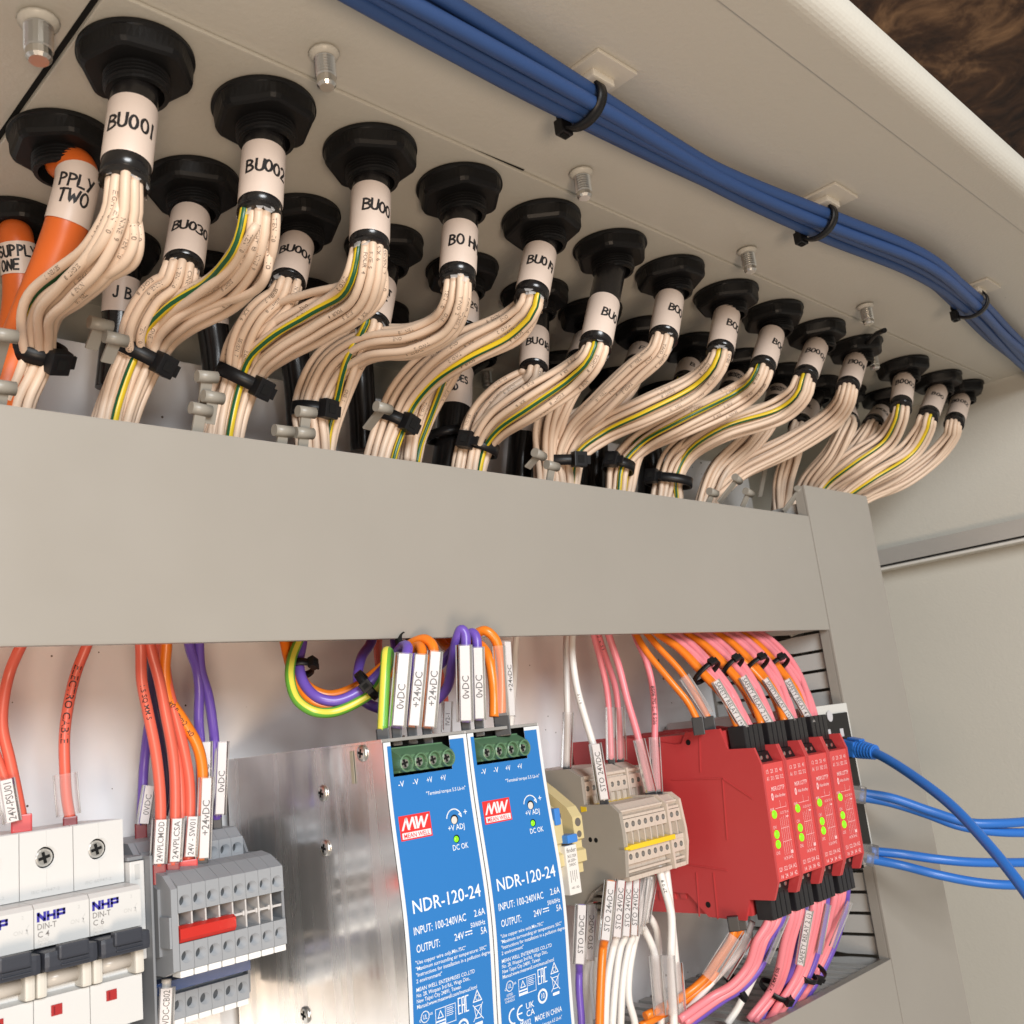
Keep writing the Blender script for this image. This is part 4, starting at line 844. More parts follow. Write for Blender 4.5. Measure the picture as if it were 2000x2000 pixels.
# ------------------------------------------------------------------ power supplies
PX = 220.6; PZ = 3.7
def bulge(v):      # the label bows a little towards the reader half way down
    return 292.4-3.4*math.exp(-((v-66)/34.0)**2)
def psu(x0, label, last):
    t = thing('power_supply', label, 'power supply', (x0, 293, PZ-125), 'blue fronted power supplies')
    F = lambda u, v, o=0.0: Vector((x0+u, bulge(v)-o, PZ-v))
    # metal case
    mb = MB(); N = 26; vs_ = []; fs = []
    for i in range(N+1):
        v = 125.0*i/N; vs_ += [Vector((x0+0.15, bulge(v)+0.4, PZ-v)), Vector((x0+0.15, 404, PZ-v)), Vector((x0+39.85, bulge(v)+0.4, PZ-v)), Vector((x0+39.85, 404, PZ-v))]
    for i in range(N):
        o = 4*i; fs += [(o, o+1, o+5, o+4), (o+2, o+6, o+7, o+3)]
    mb.add(vs_, fs, 0, False); mb.build('side_panel', GALV, t)
    mb = MB(); mb.box((x0, 292.8, PZ-0.9), (x0+40, 404, PZ+0.3), 0.2); mb.build('top_panel', GALV, t)
    mb = MB(); mb.box((x0+0.3, 300, PZ-124), (x0+39.7, 403, PZ-1.2)); mb.build('inner_block', DARK, t)
    # front label: white sheet with a blue field, opening at the top for the connector
    O0, O1, OV = 3.4, 31.0, 13.2
    def strip(mb, u0, u1, v0, v1, off, n=24):
        vs_ = []; fs = []
        for i in range(n+1):
            v = v0+(v1-v0)*i/n; vs_ += [F(u0, v, off), F(u1, v, off)]
        for i in range(n): fs.append((2*i, 2*i+2, 2*i+3, 2*i+1))
        mb.add(vs_, fs, 0, True)
    mb = MB(); strip(mb, 0.15, O0, 1.0, OV, 0); strip(mb, O1, 39.85, 1.0, OV, 0, 8); strip(mb, 0.15, 39.85, OV, 125, 0, 40); mb.build('front_plate', PWHITE, t)
    mb = MB(); strip(mb, 1.7, O0, 2.4, OV, 0.12, 8); strip(mb, O1, 38.1, 2.4, OV, 0.12, 8); strip(mb, 1.7, 38.1, OV, 125, 0.12, 40); mb.build('blue_label', PBLUE, t)
    # connector
    con = MB(); con.box((x0+O0+0.3, 296, PZ-12.4), (x0+O1-0.2, 310, PZ-3.0), 0.4); con.prism_x([(290.2,PZ-6.2),(297,PZ-3.0),(297,PZ-12.3),(291.5,PZ-12.0)][::-1], x0+O0+2.0, x0+O1-0.6)
    c_ = con.build('screw_connector', TGRN, t)
    mb = MB(); mb.box((x0+O0, 299, PZ-13), (x0+O1, 300, PZ-1)); mb.build('recess', DARK, t)
    for k in range(4):
        cx = x0+7.6+6.55*k; c = Vector((cx, 292, PZ-8.9))
        mb = MB(); mb.lathe(c, Vector((0,-1,0)), [(3.15,-3),(3.15,3.0),(2.75,3.3),(2.5,3.0),(2.4,0.4)], 20, smooth=False); mb.build('screw_well', TGRN, c_)
        mb = MB(); screw_head(mb, c+Vector((0,-0.6,0)), 2.25); cross_slot(mb, c+Vector((0,-1.55,0)), 2.2, 1); mb.build('screw', [STEEL, DARK], c_)
    # printing
    fn = lambda u, v: F(u, -v, 0.24)
    mb = MB()
    for k, s_ in enumerate(('-V', '-V', '+V', '+V')): letters(mb, s_, fn, 2.0, 6.2+6.55*k, -16.9, align='c', width=2.7)
    letters(mb, '"Terminal torque 5.5 Lb-in"', fn, 1.25, 17.0, -21.2, width=19.2)
    letters(mb, '+', fn, 2.4, 34.4, -30.4, align='c'); letters(mb, '+V ADJ', fn, 1.9, 25.0, -34.9, width=8.2); letters(mb, 'DC OK', fn, 1.9, 25.8, -41.8, width=7.6)
    letters(mb, 'NDR-120-24', fn, 4.3, 4.0, -59.2, width=32.2)
    letters(mb, 'INPUT: 100-240VAC', fn, 2.5, 3.6, -66.0, width=24.2); letters(mb, '2.6A', fn, 2.3, 37.0, -65.6, align='r', width=5.4); letters(mb, '50/60Hz', fn, 1.6, 36.6, -68.9, align='r', width=7.2)
    letters(mb, 'OUTPUT:', fn, 2.5, 4.2, -71.8, width=10.6); letters(mb, '24V', fn, 2.3, 21.4, -71.6, width=4.6); letters(mb, '5A', fn, 2.3, 37.0, -72.0, align='r', width=3.0)
    def rect(u0, u1, v0, v1): mb.add([fn(u0, -v0), fn(u0, -v1), fn(u1, -v1), fn(u1, -v0)], [(0,1,2,3)])
    rect(26.6, 30.0, 69.6, 70.0)
    for k in range(3): rect(26.6+1.25*k, 27.5+1.25*k, 70.6, 71.0)
    for k, (s_, w_) in enumerate([('"Use copper wire only,Min.75C"', 23), ('"Maximum surrounding air temperature: 50C"', 33), ('"Instructions for installation in a pollution degree', 35), ('2 environment"', 11.5)]): letters(mb, s_, fn, 1.2, 3.4, -75.4-1.95*k, width=w_)
    for k, (s_, w_) in enumerate([('MEAN WELL ENTERPRISES CO.,LTD', 26.8), ('No. 28, Wuquan 3rd Rd., Wugu Dist.,', 24.4), ('New Taipei City 24891, Taiwan', 20), ('Manual:www.meanwell.com/manual.html', 27.5)]): letters(mb, s_, fn, 1.25, 3.2, -84.0-1.8*k, width=w_)
    def poly(pts, w_=0.3, close=True):
        q = pts+[pts[0]] if close else pts
        for a, b in zip(q, q[1:]):
            d = Vector((b[0]-a[0], b[1]-a[1], 0)).normalized()*w_*0.5; s2 = Vector((-d.y, d.x, 0))
            mb.add([fn(a[0]-s2.x-d.x, -(a[1]-s2.y-d.y)), fn(b[0]-s2.x+d.x, -(b[1]-s2.y+d.y)), fn(b[0]+s2.x+d.x, -(b[1]+s2.y+d.y)), fn(a[0]+s2.x-d.x, -(a[1]+s2.y-d.y))], [(0,1,2,3)])
    circ = lambda cx, cy, r, a0=0, a1=360, n=18: [(cx+r*math.cos(math.radians(a0+(a1-a0)*i/n)), cy+r*math.sin(math.radians(a0+(a1-a0)*i/n))) for i in range(n+1)]
    poly(circ(6.6, 92.6, 1.75), 0.3, False); letters(mb, 'UL', fn, 1.5, 6.6, -93.3, align='c', width=1.9); letters(mb, 'c', fn, 1.3, 4.0, -93.8); letters(mb, 'us', fn, 1.1, 8.6, -92.6)
    letters(mb, 'LISTED', fn, 0.8, 6.4, -95.9, align='c', width=3.2); letters(mb, 'POWER SUPPLY', fn, 0.7, 6.4, -97.0, align='c', width=5.4); letters(mb, 'E183223', fn, 0.7, 6.4, -98.0, align='c', width=4.8)
    poly([(11.2,91.6),(20.2,91.6),(20.2,97.2),(11.2,97.2)], 0.22); poly([(15.6,91.6),(15.6,97.2)], 0.22, False); poly([(12.2,94.6),(13.4,92.4),(14.6,94.6)], 0.3); rect(11.2, 15.6, 95.4, 95.9); rect(11.2, 15.6, 96.4, 97.2)
    for k in range(5): rect(16.1, 19.0+0.4*(k % 2), 92.2+0.62*k, 92.4+0.62*k)
    # EAC mark
    for p in ([(22.6,90.6),(21.6,90.6),(21.6,95.6),(22.6,95.6)], [(21.6,93.0),(22.4,93.0)], [(23.3,95.6),(23.3,90.6),(24.4,90.6),(24.4,95.6)], [(23.3,93.2),(24.4,93.2)], [(26.2,90.6),(25.1,90.6),(25.1,95.6),(26.2,95.6)]): poly(p, 0.42, False)
    poly([(30.6,90.0),(28.6,93.6),(32.6,93.6)], 0.35); poly(circ(30.6, 92.4, 0.8), 0.3, False)
    poly([(29.0,95.2),(32.4,95.2),(31.9,99.2),(29.6,99.2)], 0.26); poly([(28.4,94.6),(33.0,99.9)], 0.28, False); poly([(33.0,94.6),(28.4,99.9)], 0.28, False); rect(29.0, 32.6, 100.6, 101.6)
    poly(circ(23.4, 100.2, 2.2), 0.75, False); letters(mb, '10', fn, 1.9, 23.4, -101.1, align='c', width=2.2)
    poly(circ(8.0, 103.2, 2.5, 90, 270, 12), 0.6, False); poly(circ(12.2, 103.2, 2.5, 90, 270, 12), 0.6, False); poly([(10.0,103.2),(12.0,103.2)], 0.5, False)
    letters(mb, 'UK', fn, 2.1, 14.2, -102.6, width=4.4); letters(mb, 'CA', fn, 2.1, 14.2, -105.2, width=4.4)
    letters(mb, 'MW02', fn, 1.9, 10.8, -108.0, width=5.6); letters(mb, 'MADE IN CHINA', fn, 1.9, 18.4, -108.0, width=14.8); letters(mb, '"Terminal torque 6.5 Lb-in"', fn, 1.25, 17.0, -110.6, width=16); letters(mb, 'L', fn, 2.2, 28.0, -113.6)
    poly(circ(28.7, 31.2, 3.7, 195, 335, 16), 0.42, False); poly([(32.1,29.4),(31.1,29.6),(32.2,30.6)], 0.35)
    mb.build('white_printing', TWHITE, t)
    # maker's badge
    mb = MB(); strip(mb, 3.3, 17.6, 26.8, 35.2, 0.2, 8); bd = mb.build('badge', LOGOR, t)
    fb = lambda u, v: F(u, -v, 0.3)
    mb = MB()
    for a, b, w_ in [((4.4,31.8),(6.6,27.6),.9),((6.5,27.6),(7.3,31.8),1.0),((7.2,31.6),(9.5,27.6),.9),((9.4,27.6),(10.2,31.8),1.0),((11.0,27.6),(11.4,31.8),1.0),((11.4,31.6),(13.5,27.8),.9),((13.4,27.8),(14.0,31.8),1.0),((14.0,31.6),(16.4,27.6),.9)]:
        d = Vector((b[0]-a[0], b[1]-a[1], 0)).normalized(); s2 = Vector((w_/2, 0, 0))
        mb.add([fb(a[0]-s2.x, -a[1]), fb(b[0]-s2.x, -b[1]), fb(b[0]+s2.x, -b[1]), fb(a[0]+s2.x, -a[1])], [(0,1,2,3)])
    mb.add([fb(4.0,-32.6), fb(4.0,-34.7), fb(17.0,-34.7), fb(17.0,-32.6)], [(0,1,2,3)]); mb.build('badge_initials', PWHITE, bd)
    mb = MB(); letters(mb, 'MEAN WELL', lambda u, v: F(u, -v, 0.36), 1.5, 4.6, -34.45, width=11.8); mb.build('badge_lettering', LOGOR, bd)
    # adjuster and lamp
    mb = MB(); mb.lathe(F(28.7, 31.2, 0.25), Vector((0,-1,0)), [(1.75,-1),(1.75,0.0),(1.6,0.05)], 20); mb.build('adjuster_hole', DARK, t)
    mb = MB(); mb.lathe(F(28.5, 31.4, 0.3), Vector((0,-1,0)), [(1.4,-1),(1.4,0.05),(1.2,0.15)], 16); mb.build('adjuster_screw', mat('pale_trimmer', (0.62,0.58,0.54), 0.5, bump=0.4, bscale=2500), t)
    mb = MB(); mb.lathe(F(28.4, 38.0, 0.25), Vector((0,-1,0)), [(1.45,-1),(1.45,0.0),(1.4,0.03)], 18); mb.build('lamp_hole', DARK, t)
    mb = MB(); mb.lathe(F(28.15, 38.05, 0.28), Vector((0,-1,0)), [(1.12,-1),(1.12,0.0),(0.9,0.3),(0.4,0.45)], 16, smooth=True); mb.build('status_lamp', LED, t)
    return t
ps1 = psu(PX, 'blue and white power supply, its bare metal side towards the terminal blocks', False)
# screws and slot on the bare side of the first supply
for k, (u_, v_) in enumerate([(708,1471), (631,1549), (636,1656), (597,1982)]):
    c = at(u_, v_, x=PX); mb = MB(); mb.lathe(c+Vector((0.1,0,0)), Vector((-1,0,0)), [(3.0,0),(3.0,0.5),(2.2,1.0),(0.8,1.1)], 18, smooth=True); so = mb.build('case_screw', STEEL, ps1)
    mb = MB(); mb.obox(c+Vector((-1.02,0,0)), Vector((0.08,0,0)), Vector((0,1.5,0.4)), Vector((0,-0.1,0.4))); mb.obox(c+Vector((-1.05,0,0)), Vector((0.08,0,0)), Vector((0,-0.4,1.5)), Vector((0,0.4,0.1))); mb.build('screw_cross', DARK, so)
mb = MB(); a = at(686,1467,x=PX-0.2); b = at(688,1531,x=PX-0.2); mb.box((PX-0.35, a.y-0.9, b.z), (PX-0.1, a.y+0.9, a.z)); mb.build('case_slot', mat('slot_brass', (0.35,0.32,0.24), 0.5), ps1)
psu(PX+40.1, 'blue and white power supply further from the terminal blocks, its metal side hidden', True)

# ------------------------------------------------------------------ slim interface relay on a sand coloured socket
t = thing('interface_relay', 'sand coloured relay socket with blue lever and white relay beside the power supply', 'relay', (352, 330, -75))
K = 0.956   # socket stands at y 330
for x0_, nm in ((339.5, 'rear'), (353.2, 'front')):
    mb = MB(); mb.prism_x([(344,-27),(332,-35.5),(329,-40),(329,-50),(331,-51),(331,-54),(329,-55),(329,-60),(332,-61),(332,-65),(372,-68),(400,-66),(400,-20),(352,-22)][::-1], x0_, x0_+6.6); mb.build('socket', SAND, t)
    mb = MB()
    for k in range(4): mb.box((x0_-0.15, 336+k*3.4, -44-k*1.2), (x0_+0.1, 338+k*3.4, -38-k*1.2))
    mb.build('vent_slot', BDARK, t)
mb = MB(); mb.lathe(Vector((356.6, 328.9, -42.5)), Vector((0,-1,0)), [(1.9,-1),(1.9,0.1),(1.8,0.15)], 16); mb.lathe(Vector((356.6, 328.9, -47.8)), Vector((0,-1,0)), [(1.5,-1),(1.5,0.1),(1.4,0.15)], 16); mb.build('wire_entry', BDARK, t)
mb = MB(); mb.box((344.8, 325.5, -50.6), (351.6, 333, -46.8), 0.9); mb.build('ejector_lever', BTAB, t)
mb = MB(); mb.box((340.8, 328, -42), (344.6, 336, -34.5), 0.8); mb.build('status_window', BTAB, t)
mb = MB(); mb.box((344.4, 327.6, -72.8), (352.2, 400, -51.6), 0.5); mb.build('relay_case', mat('relay_white', (0.74,0.72,0.68), 0.35), t)
mb = MB(); f = front(345.0, 0, 327.5)
letters(mb, 'finder', f, 1.9, 0.2, -54.6, width=6.2); letters(mb, '34.51.7.024', f, 1.3, 0.3, -56.9, width=5.8); letters(mb, '6A 250V~', f, 1.3, 0.3, -58.8, width=5.6); letters(mb, '24VDC', f, 1.2, 0.9, -60.6, width=4.6); letters(mb, '+A1  A2-', f, 1.1, 0.6, -70.4, width=5.4)
for k in range(4): mb.box((346.0+1.3*k, 327.4, -67.5+k % 2), (346.15+1.3*k, 327.5, -62.5))
mb.build('relay_print', GREYP, t)

# ------------------------------------------------------------------ beige double-level terminal blocks
EW = 4.78; EX = 381.0; YF = 322.0; YR = 344.0
def beige_terminal(x0, label):
    t = thing('beige_terminal', label, 'terminal block', (x0, YF, -74), 'beige terminal blocks')
    a, b = x0+0.05, x0+EW-0.05; cx = x0+EW/2
    mb = MB(); mb.prism_x([(YF+1.6,-41.6),(YF+6,-38.2),(YR+2,-38.2),(YR+2,-23.6),(YR+9,-20.4),(400,-20),(400,-84),(YR+8,-84),(YR+2,-78.5),(YR,-73.4),(YF+5,-72.4),(YF+4.2,-69),(YF+4.2,-66),(YF+5.5,-60),(YF+5.5,-52),(YF+4.2,-45)][::-1], a, b); mb.build('body', BEIGE, t)
    for q0, q1, z0_, z1_, bv in ((0.6, 4.4, -45.0, -43.6, 0.25), (1.4, 4.0, -41.9, -40.9, 0.2), (1.2, 4.4, -69.6, -68.4, 0.2), (0.8, 5.0, -73.2, -71.2, 0.3)): mb = MB(); mb.box((a, YF+q0, z0_), (b, YF+q1, z1_), bv); mb.build('rib', BEIGE, t)
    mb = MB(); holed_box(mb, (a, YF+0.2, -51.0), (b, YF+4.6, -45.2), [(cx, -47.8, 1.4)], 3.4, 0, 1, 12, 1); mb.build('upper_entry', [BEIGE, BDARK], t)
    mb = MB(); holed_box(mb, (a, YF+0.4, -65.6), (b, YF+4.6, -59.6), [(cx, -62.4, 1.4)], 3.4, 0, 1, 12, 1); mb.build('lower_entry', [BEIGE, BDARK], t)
    mb = MB(); mb.box((a, YF-0.1, -57.4), (a+0.6, YF+5.4, -51.0)); mb.box((a, YF, -59.7), (b, YF+5.5, -57.6), 0.2); mb.build('slot_wall', BEIGE, t)
    mb = MB(); mb.box((a+0.6, YF+2.6, -57.6), (b, YF+4, -51.0)); mb.build('jumper_slot', BEND, t)
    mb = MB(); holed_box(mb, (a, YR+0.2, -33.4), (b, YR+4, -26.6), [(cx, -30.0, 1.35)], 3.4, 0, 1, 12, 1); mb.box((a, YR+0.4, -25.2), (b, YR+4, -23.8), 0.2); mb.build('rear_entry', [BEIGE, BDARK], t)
    mb = MB(); mb.box((a, YR+0.1, -38.4), (a+0.6, YR+4, -33.4)); mb.box((a+0.6, YR+1.6, -38.4), (b, YR+2.4, -33.5)); mb.build('rear_slot', BEIGE, t)
    return t
b0 = beige_terminal(EX, 'beige terminal block against the plain brown-grey end plate, first of nine')
for k, w_ in enumerate(['second', 'third', 'fourth', 'fifth', 'sixth', 'seventh', 'eighth', 'ninth']):
    dup(b0, ((k+1)*EW+(2.2 if k >= 6 else 0), 0, 0), 'beige terminal block, %s of nine counted towards the red relays' % w_)
prof = [(YF+0.2,-41.8),(YF+5,-37.6),(YR-0.4,-37.2),(YR-0.4,-24),(YR+8,-19.6),(400,-19.4),(400,-84.6),(YR+9,-84.6),(YR+4,-79),(YR-8,-72.8),(YF+8,-72.8),(YF+1,-71),(YF-0.4,-60),(YF-0.4,-50)]
t = thing('beige_end_plate', 'plain brown-grey end plate of the beige terminals beside the relay socket', 'end plate', (379, YF, -74))
mb = MB(); mb.prism_x(prof[::-1], 378.6, 380.9); mb.build('plate', BEND, t)
mb = MB()
for q in ((1153,1640), (1164,1641)):
    c = at(*q, x=378.6); mb.lathe(c, Vector((-1,0,0)), [(1.2,-0.5),(1.2,0.06)], 12)
mb.build('peg_hole', DARK, t)
t = thing('beige_partition', 'thin beige partition between the seventh and eighth beige terminals', 'partition', (EX+7*EW+1, YF, -74))
mb = MB(); mb.prism_x([(YF-0.6,-42),(YF+5,-37.4),(YR,-37),(YR,-23),(400,-20),(400,-84),(YR,-73),(YF-0.6,-73)][::-1], EX+7*EW+0.4, EX+7*EW+1.8); mb.build('plate', BEIGE, t)
t = thing('beige_end_cover', 'beige end cover of the terminals facing the red relays', 'end cover', (EX+9*EW+3, YF, -74))
mb = MB(); mb.prism_x([(YF,-41),(YF+5,-37.4),(YR,-37),(YR,-23),(400,-20),(400,-84),(YR,-74),(YF+1,-73),(YF-1.4,-62),(YF-1.4,-55)][::-1], EX+9*EW+2.3, EX+9*EW+4.0); mb.build('plate', BEIGE, t)
mb = MB(); mb.prism_x([(YF-1.6,-57.0),(YF-1.6,-59.2),(YF+3,-59.6),(YF+3,-56.6)][::-1], EX+0.4, EX+7.6*EW); mb.prism_x([(YF-1.3,-57.4),(YF-1.3,-58.6),(YF+3,-58.6),(YF+3,-57.4)][::-1], EX-2.4, EX+0.5)
tag(mb.build('yellow_jumper_bar', YJUMP), 'yellow jumper bar across the front of the beige terminals', 'jumper')
mb = MB(); mb.prism_x([(YR-1.6,-38.2),(YR-1.6,-40.2),(YR+2,-40.6),(YR+2,-37.8)][::-1], EX-2.6, EX+7.4*EW)
tag(mb.build('yellow_jumper_bar', YJUMP), 'yellow jumper bar behind, along the rear level of the beige terminals', 'jumper')
# lower rear lugs
t = thing('snap_clip', 'row of small brown-grey clips below the beige end plate', 'clip', (386, 346, -88))
for k in range(4):
    mb = MB(); mb.box((382+k*0.4, YR-6+k*2.2, -80-k*3.2), (389+k*0.3, YR+4+k*2, -78.2-k*3.2), 0.3); mb.build('clip_tooth', BEND, t)

# ------------------------------------------------------------------ red safety relays
RX = 441.0; RW = 22.5
SP = [(404,-8),(363,-8.6),(330,-14.6),(326,-14.4),(322.5,-8.8),(301,-8.8),(298,-19.4),(282.6,-19.8),(280,-28),(281.4,-84),(285,-92),(299,-92),(303,-102),(325,-101),(336,-90),(366,-88.4),(404,-88)]
def safety_relay(x0, label):
    t = thing('safety_relay', label, 'safety relay', (x0, 281, -102), 'red safety relays')
    mb = MB(); mb.prism_x(SP[::-1], x0+0.1, x0+1.7); mb.prism_x(SP[::-1], x0+RW-1.7, x0+RW-0.1); mb.build('side_plate', RRED, t)
    mb = MB(); mb.box((x0+1.7, 300, -100), (x0+RW-1.7, 404, -10)); mb.build('core_block', RRED, t)
    mb = MB(); mb.prism_x([(280.3,-28.2),(281.6,-83.8),(286,-84.4),(300,-84),(300,-29),(284,-27.6)][::-1], x0+1.6, x0+RW-1.6); mb.build('front_face', RFACE, t)
    for up in (True, False):
        mb = MB(); nm = 'upper_connector' if up else 'lower_connector'
        if up: mb.prism_x([(287.6,-22.6),(300,-20.6),(302,-11.4),(302,-29.4),(284.6,-29.4)][::-1], x0+1.9, x0+RW-2.0)
        else: mb.prism_x([(286.6,-83.6),(289,-90.2),(300,-90.2),(303,-98),(303,-83.4)][::-1], x0+1.9, x0+RW-2.0)
        co = mb.build(nm, TIE, t)
        mb = MB()
        for k in range(3):
            c = Vector((x0+5.6+5.6*k, 286.2 if up else 287.8, -25.6 if up else -86.8))
            mb.lathe(c, Vector((0,-1,0)), [(1.2,-1.5),(1.2,0.2),(0.5,0.3)], 10)
        mb.build('clamp_screw', STEEL, co)
        for k in range(4):
            mb = MB(); x = x0+3.0+k*4.5
            if up: mb.box((x, 288.5, -22.4), (x+3.9, 298, -8.6), 0.5)
            else: mb.box((x, 289, -102), (x+3.9, 298, -90), 0.5)
            mb.build('plug_cell', FERR, co)
    f = lambda u, v: Vector((x0+u, 280.15+(-(v)-28)*0.0232, v))
    mb = MB()
    for k, (s1, s2) in enumerate((('13','A1'), ('23','S11'), ('33','S52'), ('41','S12'))):
        letters(mb, s1, f, 1.9, 5.0+4.3*k, -33.0, align='c', width=2.6); letters(mb, s2, f, 1.9, 5.0+4.3*k, -36.4, align='c', width=3.2 if len(s2) > 2 else 2.4)
    for k, (s1, s2) in enumerate((('S21','14'), ('S22','24'), ('S34','34'), ('A2','42'))):
        letters(mb, s1, f, 1.9, 5.0+4.3*k, -79.4, align='c', width=3.3); letters(mb, s2, f, 1.9, 5.0+4.3*k, -82.8, align='c', width=2.6)
    letters(mb, 'MSR127TP', f, 2.0, 6.4, -41.6, width=12.6); letters(mb, 'Allen-Bradley', f, 1.5, 8.6, -45.0, width=10.2)
    letters(mb, 'PWR', f, 1.5, 3.0, -51.0, width=3.6); letters(mb, 'CH1', f, 1.5, 3.2, -59.4, width=3.4); letters(mb, 'CH2', f, 1.5, 2.8, -71.4, width=3.4); letters(mb, '13 23 33 41', f, 1.2, 11.0, -53.2, width=8.6); letters(mb, '14 24 34 42', f, 1.6, 8.6, -74.8, width=9.0)
    def rect(u0, u1, v0, v1): mb.add([f(u0, v0), f(u1, v0), f(u1, v1), f(u0, v1)], [(0,1,2,3)])
    for p in range(24):      # oval emblem
        a = 2*math.pi*p/24; b = 2*math.pi*(p+1)/24; mb.add([f(6.6+1.0*math.cos(a), -44.3+1.8*math.sin(a)), f(6.6+1.0*math.cos(b), -44.3+1.8*math.sin(b)), f(6.6+0.3*math.cos(b), -44.3+0.9*math.sin(b)), f(6.6+0.3*math.cos(a), -44.3+0.9*math.sin(a))], [(0,1,2,3)])
    rect(7.6, 18.0, -50.2, -50.0); rect(12.6, 12.8, -50, -46.6); rect(17.8, 18.0, -50.1, -48.0)
    for k in range(5): rect(10.4+1.8*k, 10.6+1.8*k, -72.6, -55.0+0.4*k)
    rect(10.4, 17.8, -60.0, -59.8); rect(10.4, 18.6, -66.4, -66.2); rect(16.6, 18.6, -55.2, -54.6); rect(16.4, 18.4, -72.6, -71.0)
    mb.build('printing', PRED, t)
    for z_ in (-52.6, -62.0, -66.7):
        mb = MB(); mb.lathe(f(6.0 if z_ > -60 else 5.6, z_)+Vector((0,-0.1,0)), Vector((0,-1,0)), [(2.0,-0.5),(2.0,0.1),(1.7,0.35),(0.8,0.5)], 18, smooth=True); mb.build('status_lamp', LED, t)
    return t
r0 = safety_relay(RX, 'red safety relay with the whole red side face showing, first of four')
# mould marks on the exposed side
mb = MB()
for q in ((1344,1450), (1383,1767)):
    c = at(*q, x=RX); mb.lathe(c, Vector((-1,0,0)), [(1.5,-0.5),(1.5,0.02)], 14)
mb.build('rivet_hole', DARK, r0)
mb = MB()
for a_, b_ in (((1366,1440),(1368,1508)), ((1312,1523),(1411,1520)), ((1411,1520),(1420,1640)), ((1360,1704),(1366,1790)), ((1393,1704),(1402,1795)), ((1411,1520),(1470,1560)), ((1290,1680),(1420,1700))):
    a = at(*a_, x=RX); b = at(*b_, x=RX); d = (b-a); mb.obox(a.lerp(b, .5), d*0.5, Vector((0.22,0,0)), d.cross(Vector((1,0,0))).normalized()*0.3)
mb.build('mould_ridge', RRED, r0)
for k, w_ in enumerate(['second of four', 'third of four', 'last of four, next to the blue plug']): 
    rr_ = dup(r0, ((k+1)*RW, 0, 0), 'red safety relay, '+w_+' counted from the beige terminals')
    for c in list(rr_.children):
        if c.name.split('.')[0] in ('rivet_hole', 'mould_ridge'): bpy.data.objects.remove(c)
# red rear foot clip of the first relay
mb = MB()
for k in range(4): mb.box((RX+1, 338+k*7, -93-k*0.4), (RX+20, 342+k*7, -88), 0.4)
mb.build('foot_rib', RRED, r0)

# ------------------------------------------------------------------ network switch behind the relays
t = thing('network_switch', 'black network switch with white frame, mostly hidden behind the red relays', 'network switch', (560, 305, -100))
NX = 589.5
mb = MB(); mb.box((534, 306, -99), (NX, 404, -4), 0.6); mb.build('case', mat('switch_white', (0.62,0.61,0.58), 0.4), t)
mb = MB(); mb.box((536, 304.6, -94.5), (NX-4.2, 306.4, -9.5), 0.3); mb.build('front_panel', TIE, t)
mb = MB(); mb.lathe(at(1621,1399,y=304.5), Vector((0,-1,0)), [(3.2,-0.3),(3.2,0.1)], 18); mb.build('emblem', mat('pale_emblem', (0.55,0.54,0.56), 0.4), t)
mb = MB()
for q in ((1619,1432),(1644,1430)):
    c = at(*q, y=304.5); mb.box((c.x-2, 304.2, c.z-2.6), (c.x+2, 304.5, c.z+2.2), 0.2)
mb.build('panel_print', mat('pale_emblem', (0.55,0.54,0.56), 0.4), t)
for q in ((1660,1568),(1678,1676),(1655,1462)):
    c = at(*q, y=303); mb = MB(); mb.box((c.x-7, 303, c.z-6), (c.x+4, 305, c.z+6), 0.3); mb.build('port', DARK, t)
# ------------------------------------------------------------------ single wires with ferrules and marker sleeves
def wire(col, pts, label, r=1.75, ferrule=None, fl=6.0, marker=None, text=None, prints=None, group=None, per=8, n=10, fw=1.5):
    """pts: (u, v, y) along the wire, the last one at the terminal"""
    q = P3(pts); line = spline(q, per)
    t = thing('wire', label, 'wire', line[-1], group or 'control wires')
    mb = MB()
    if col == 'earth': mb.tube(line, r, 12, mi=0, mi2=1, twist=1.5, a0=0.6); mb.build('insulation', [LYELLOW, LGREEN], t)
    else: mb.tube(line, r, n); mb.build('insulation', WIRE[col], t)
    if prints:
        mb = MB(); print_on(mb, line, prints[0], r, prints[1], prints[2], prints[3] if len(prints) > 3 else 0.0); mb.build('insulation_print', INK, t)
    if ferrule:
        e = line[-1]; d = (line[-1]-line[-3]).normalized()
        if ferrule[1] == 'down': d = Vector((0,0,-1))
        if ferrule[1] == 'up': d = Vector((0,0,1))
        mb = MB(); n_ = -e; n_ = (n_-d*n_.dot(d)).normalized(); b = d.cross(n_)
        mb.obox(e+d*fl*0.35, b*fw*1.25, n_*fw, d*fl*0.5, 0.5); mb.build('ferrule', ferrule[0], t)
    if marker: sleeve(t, *marker)
    return t
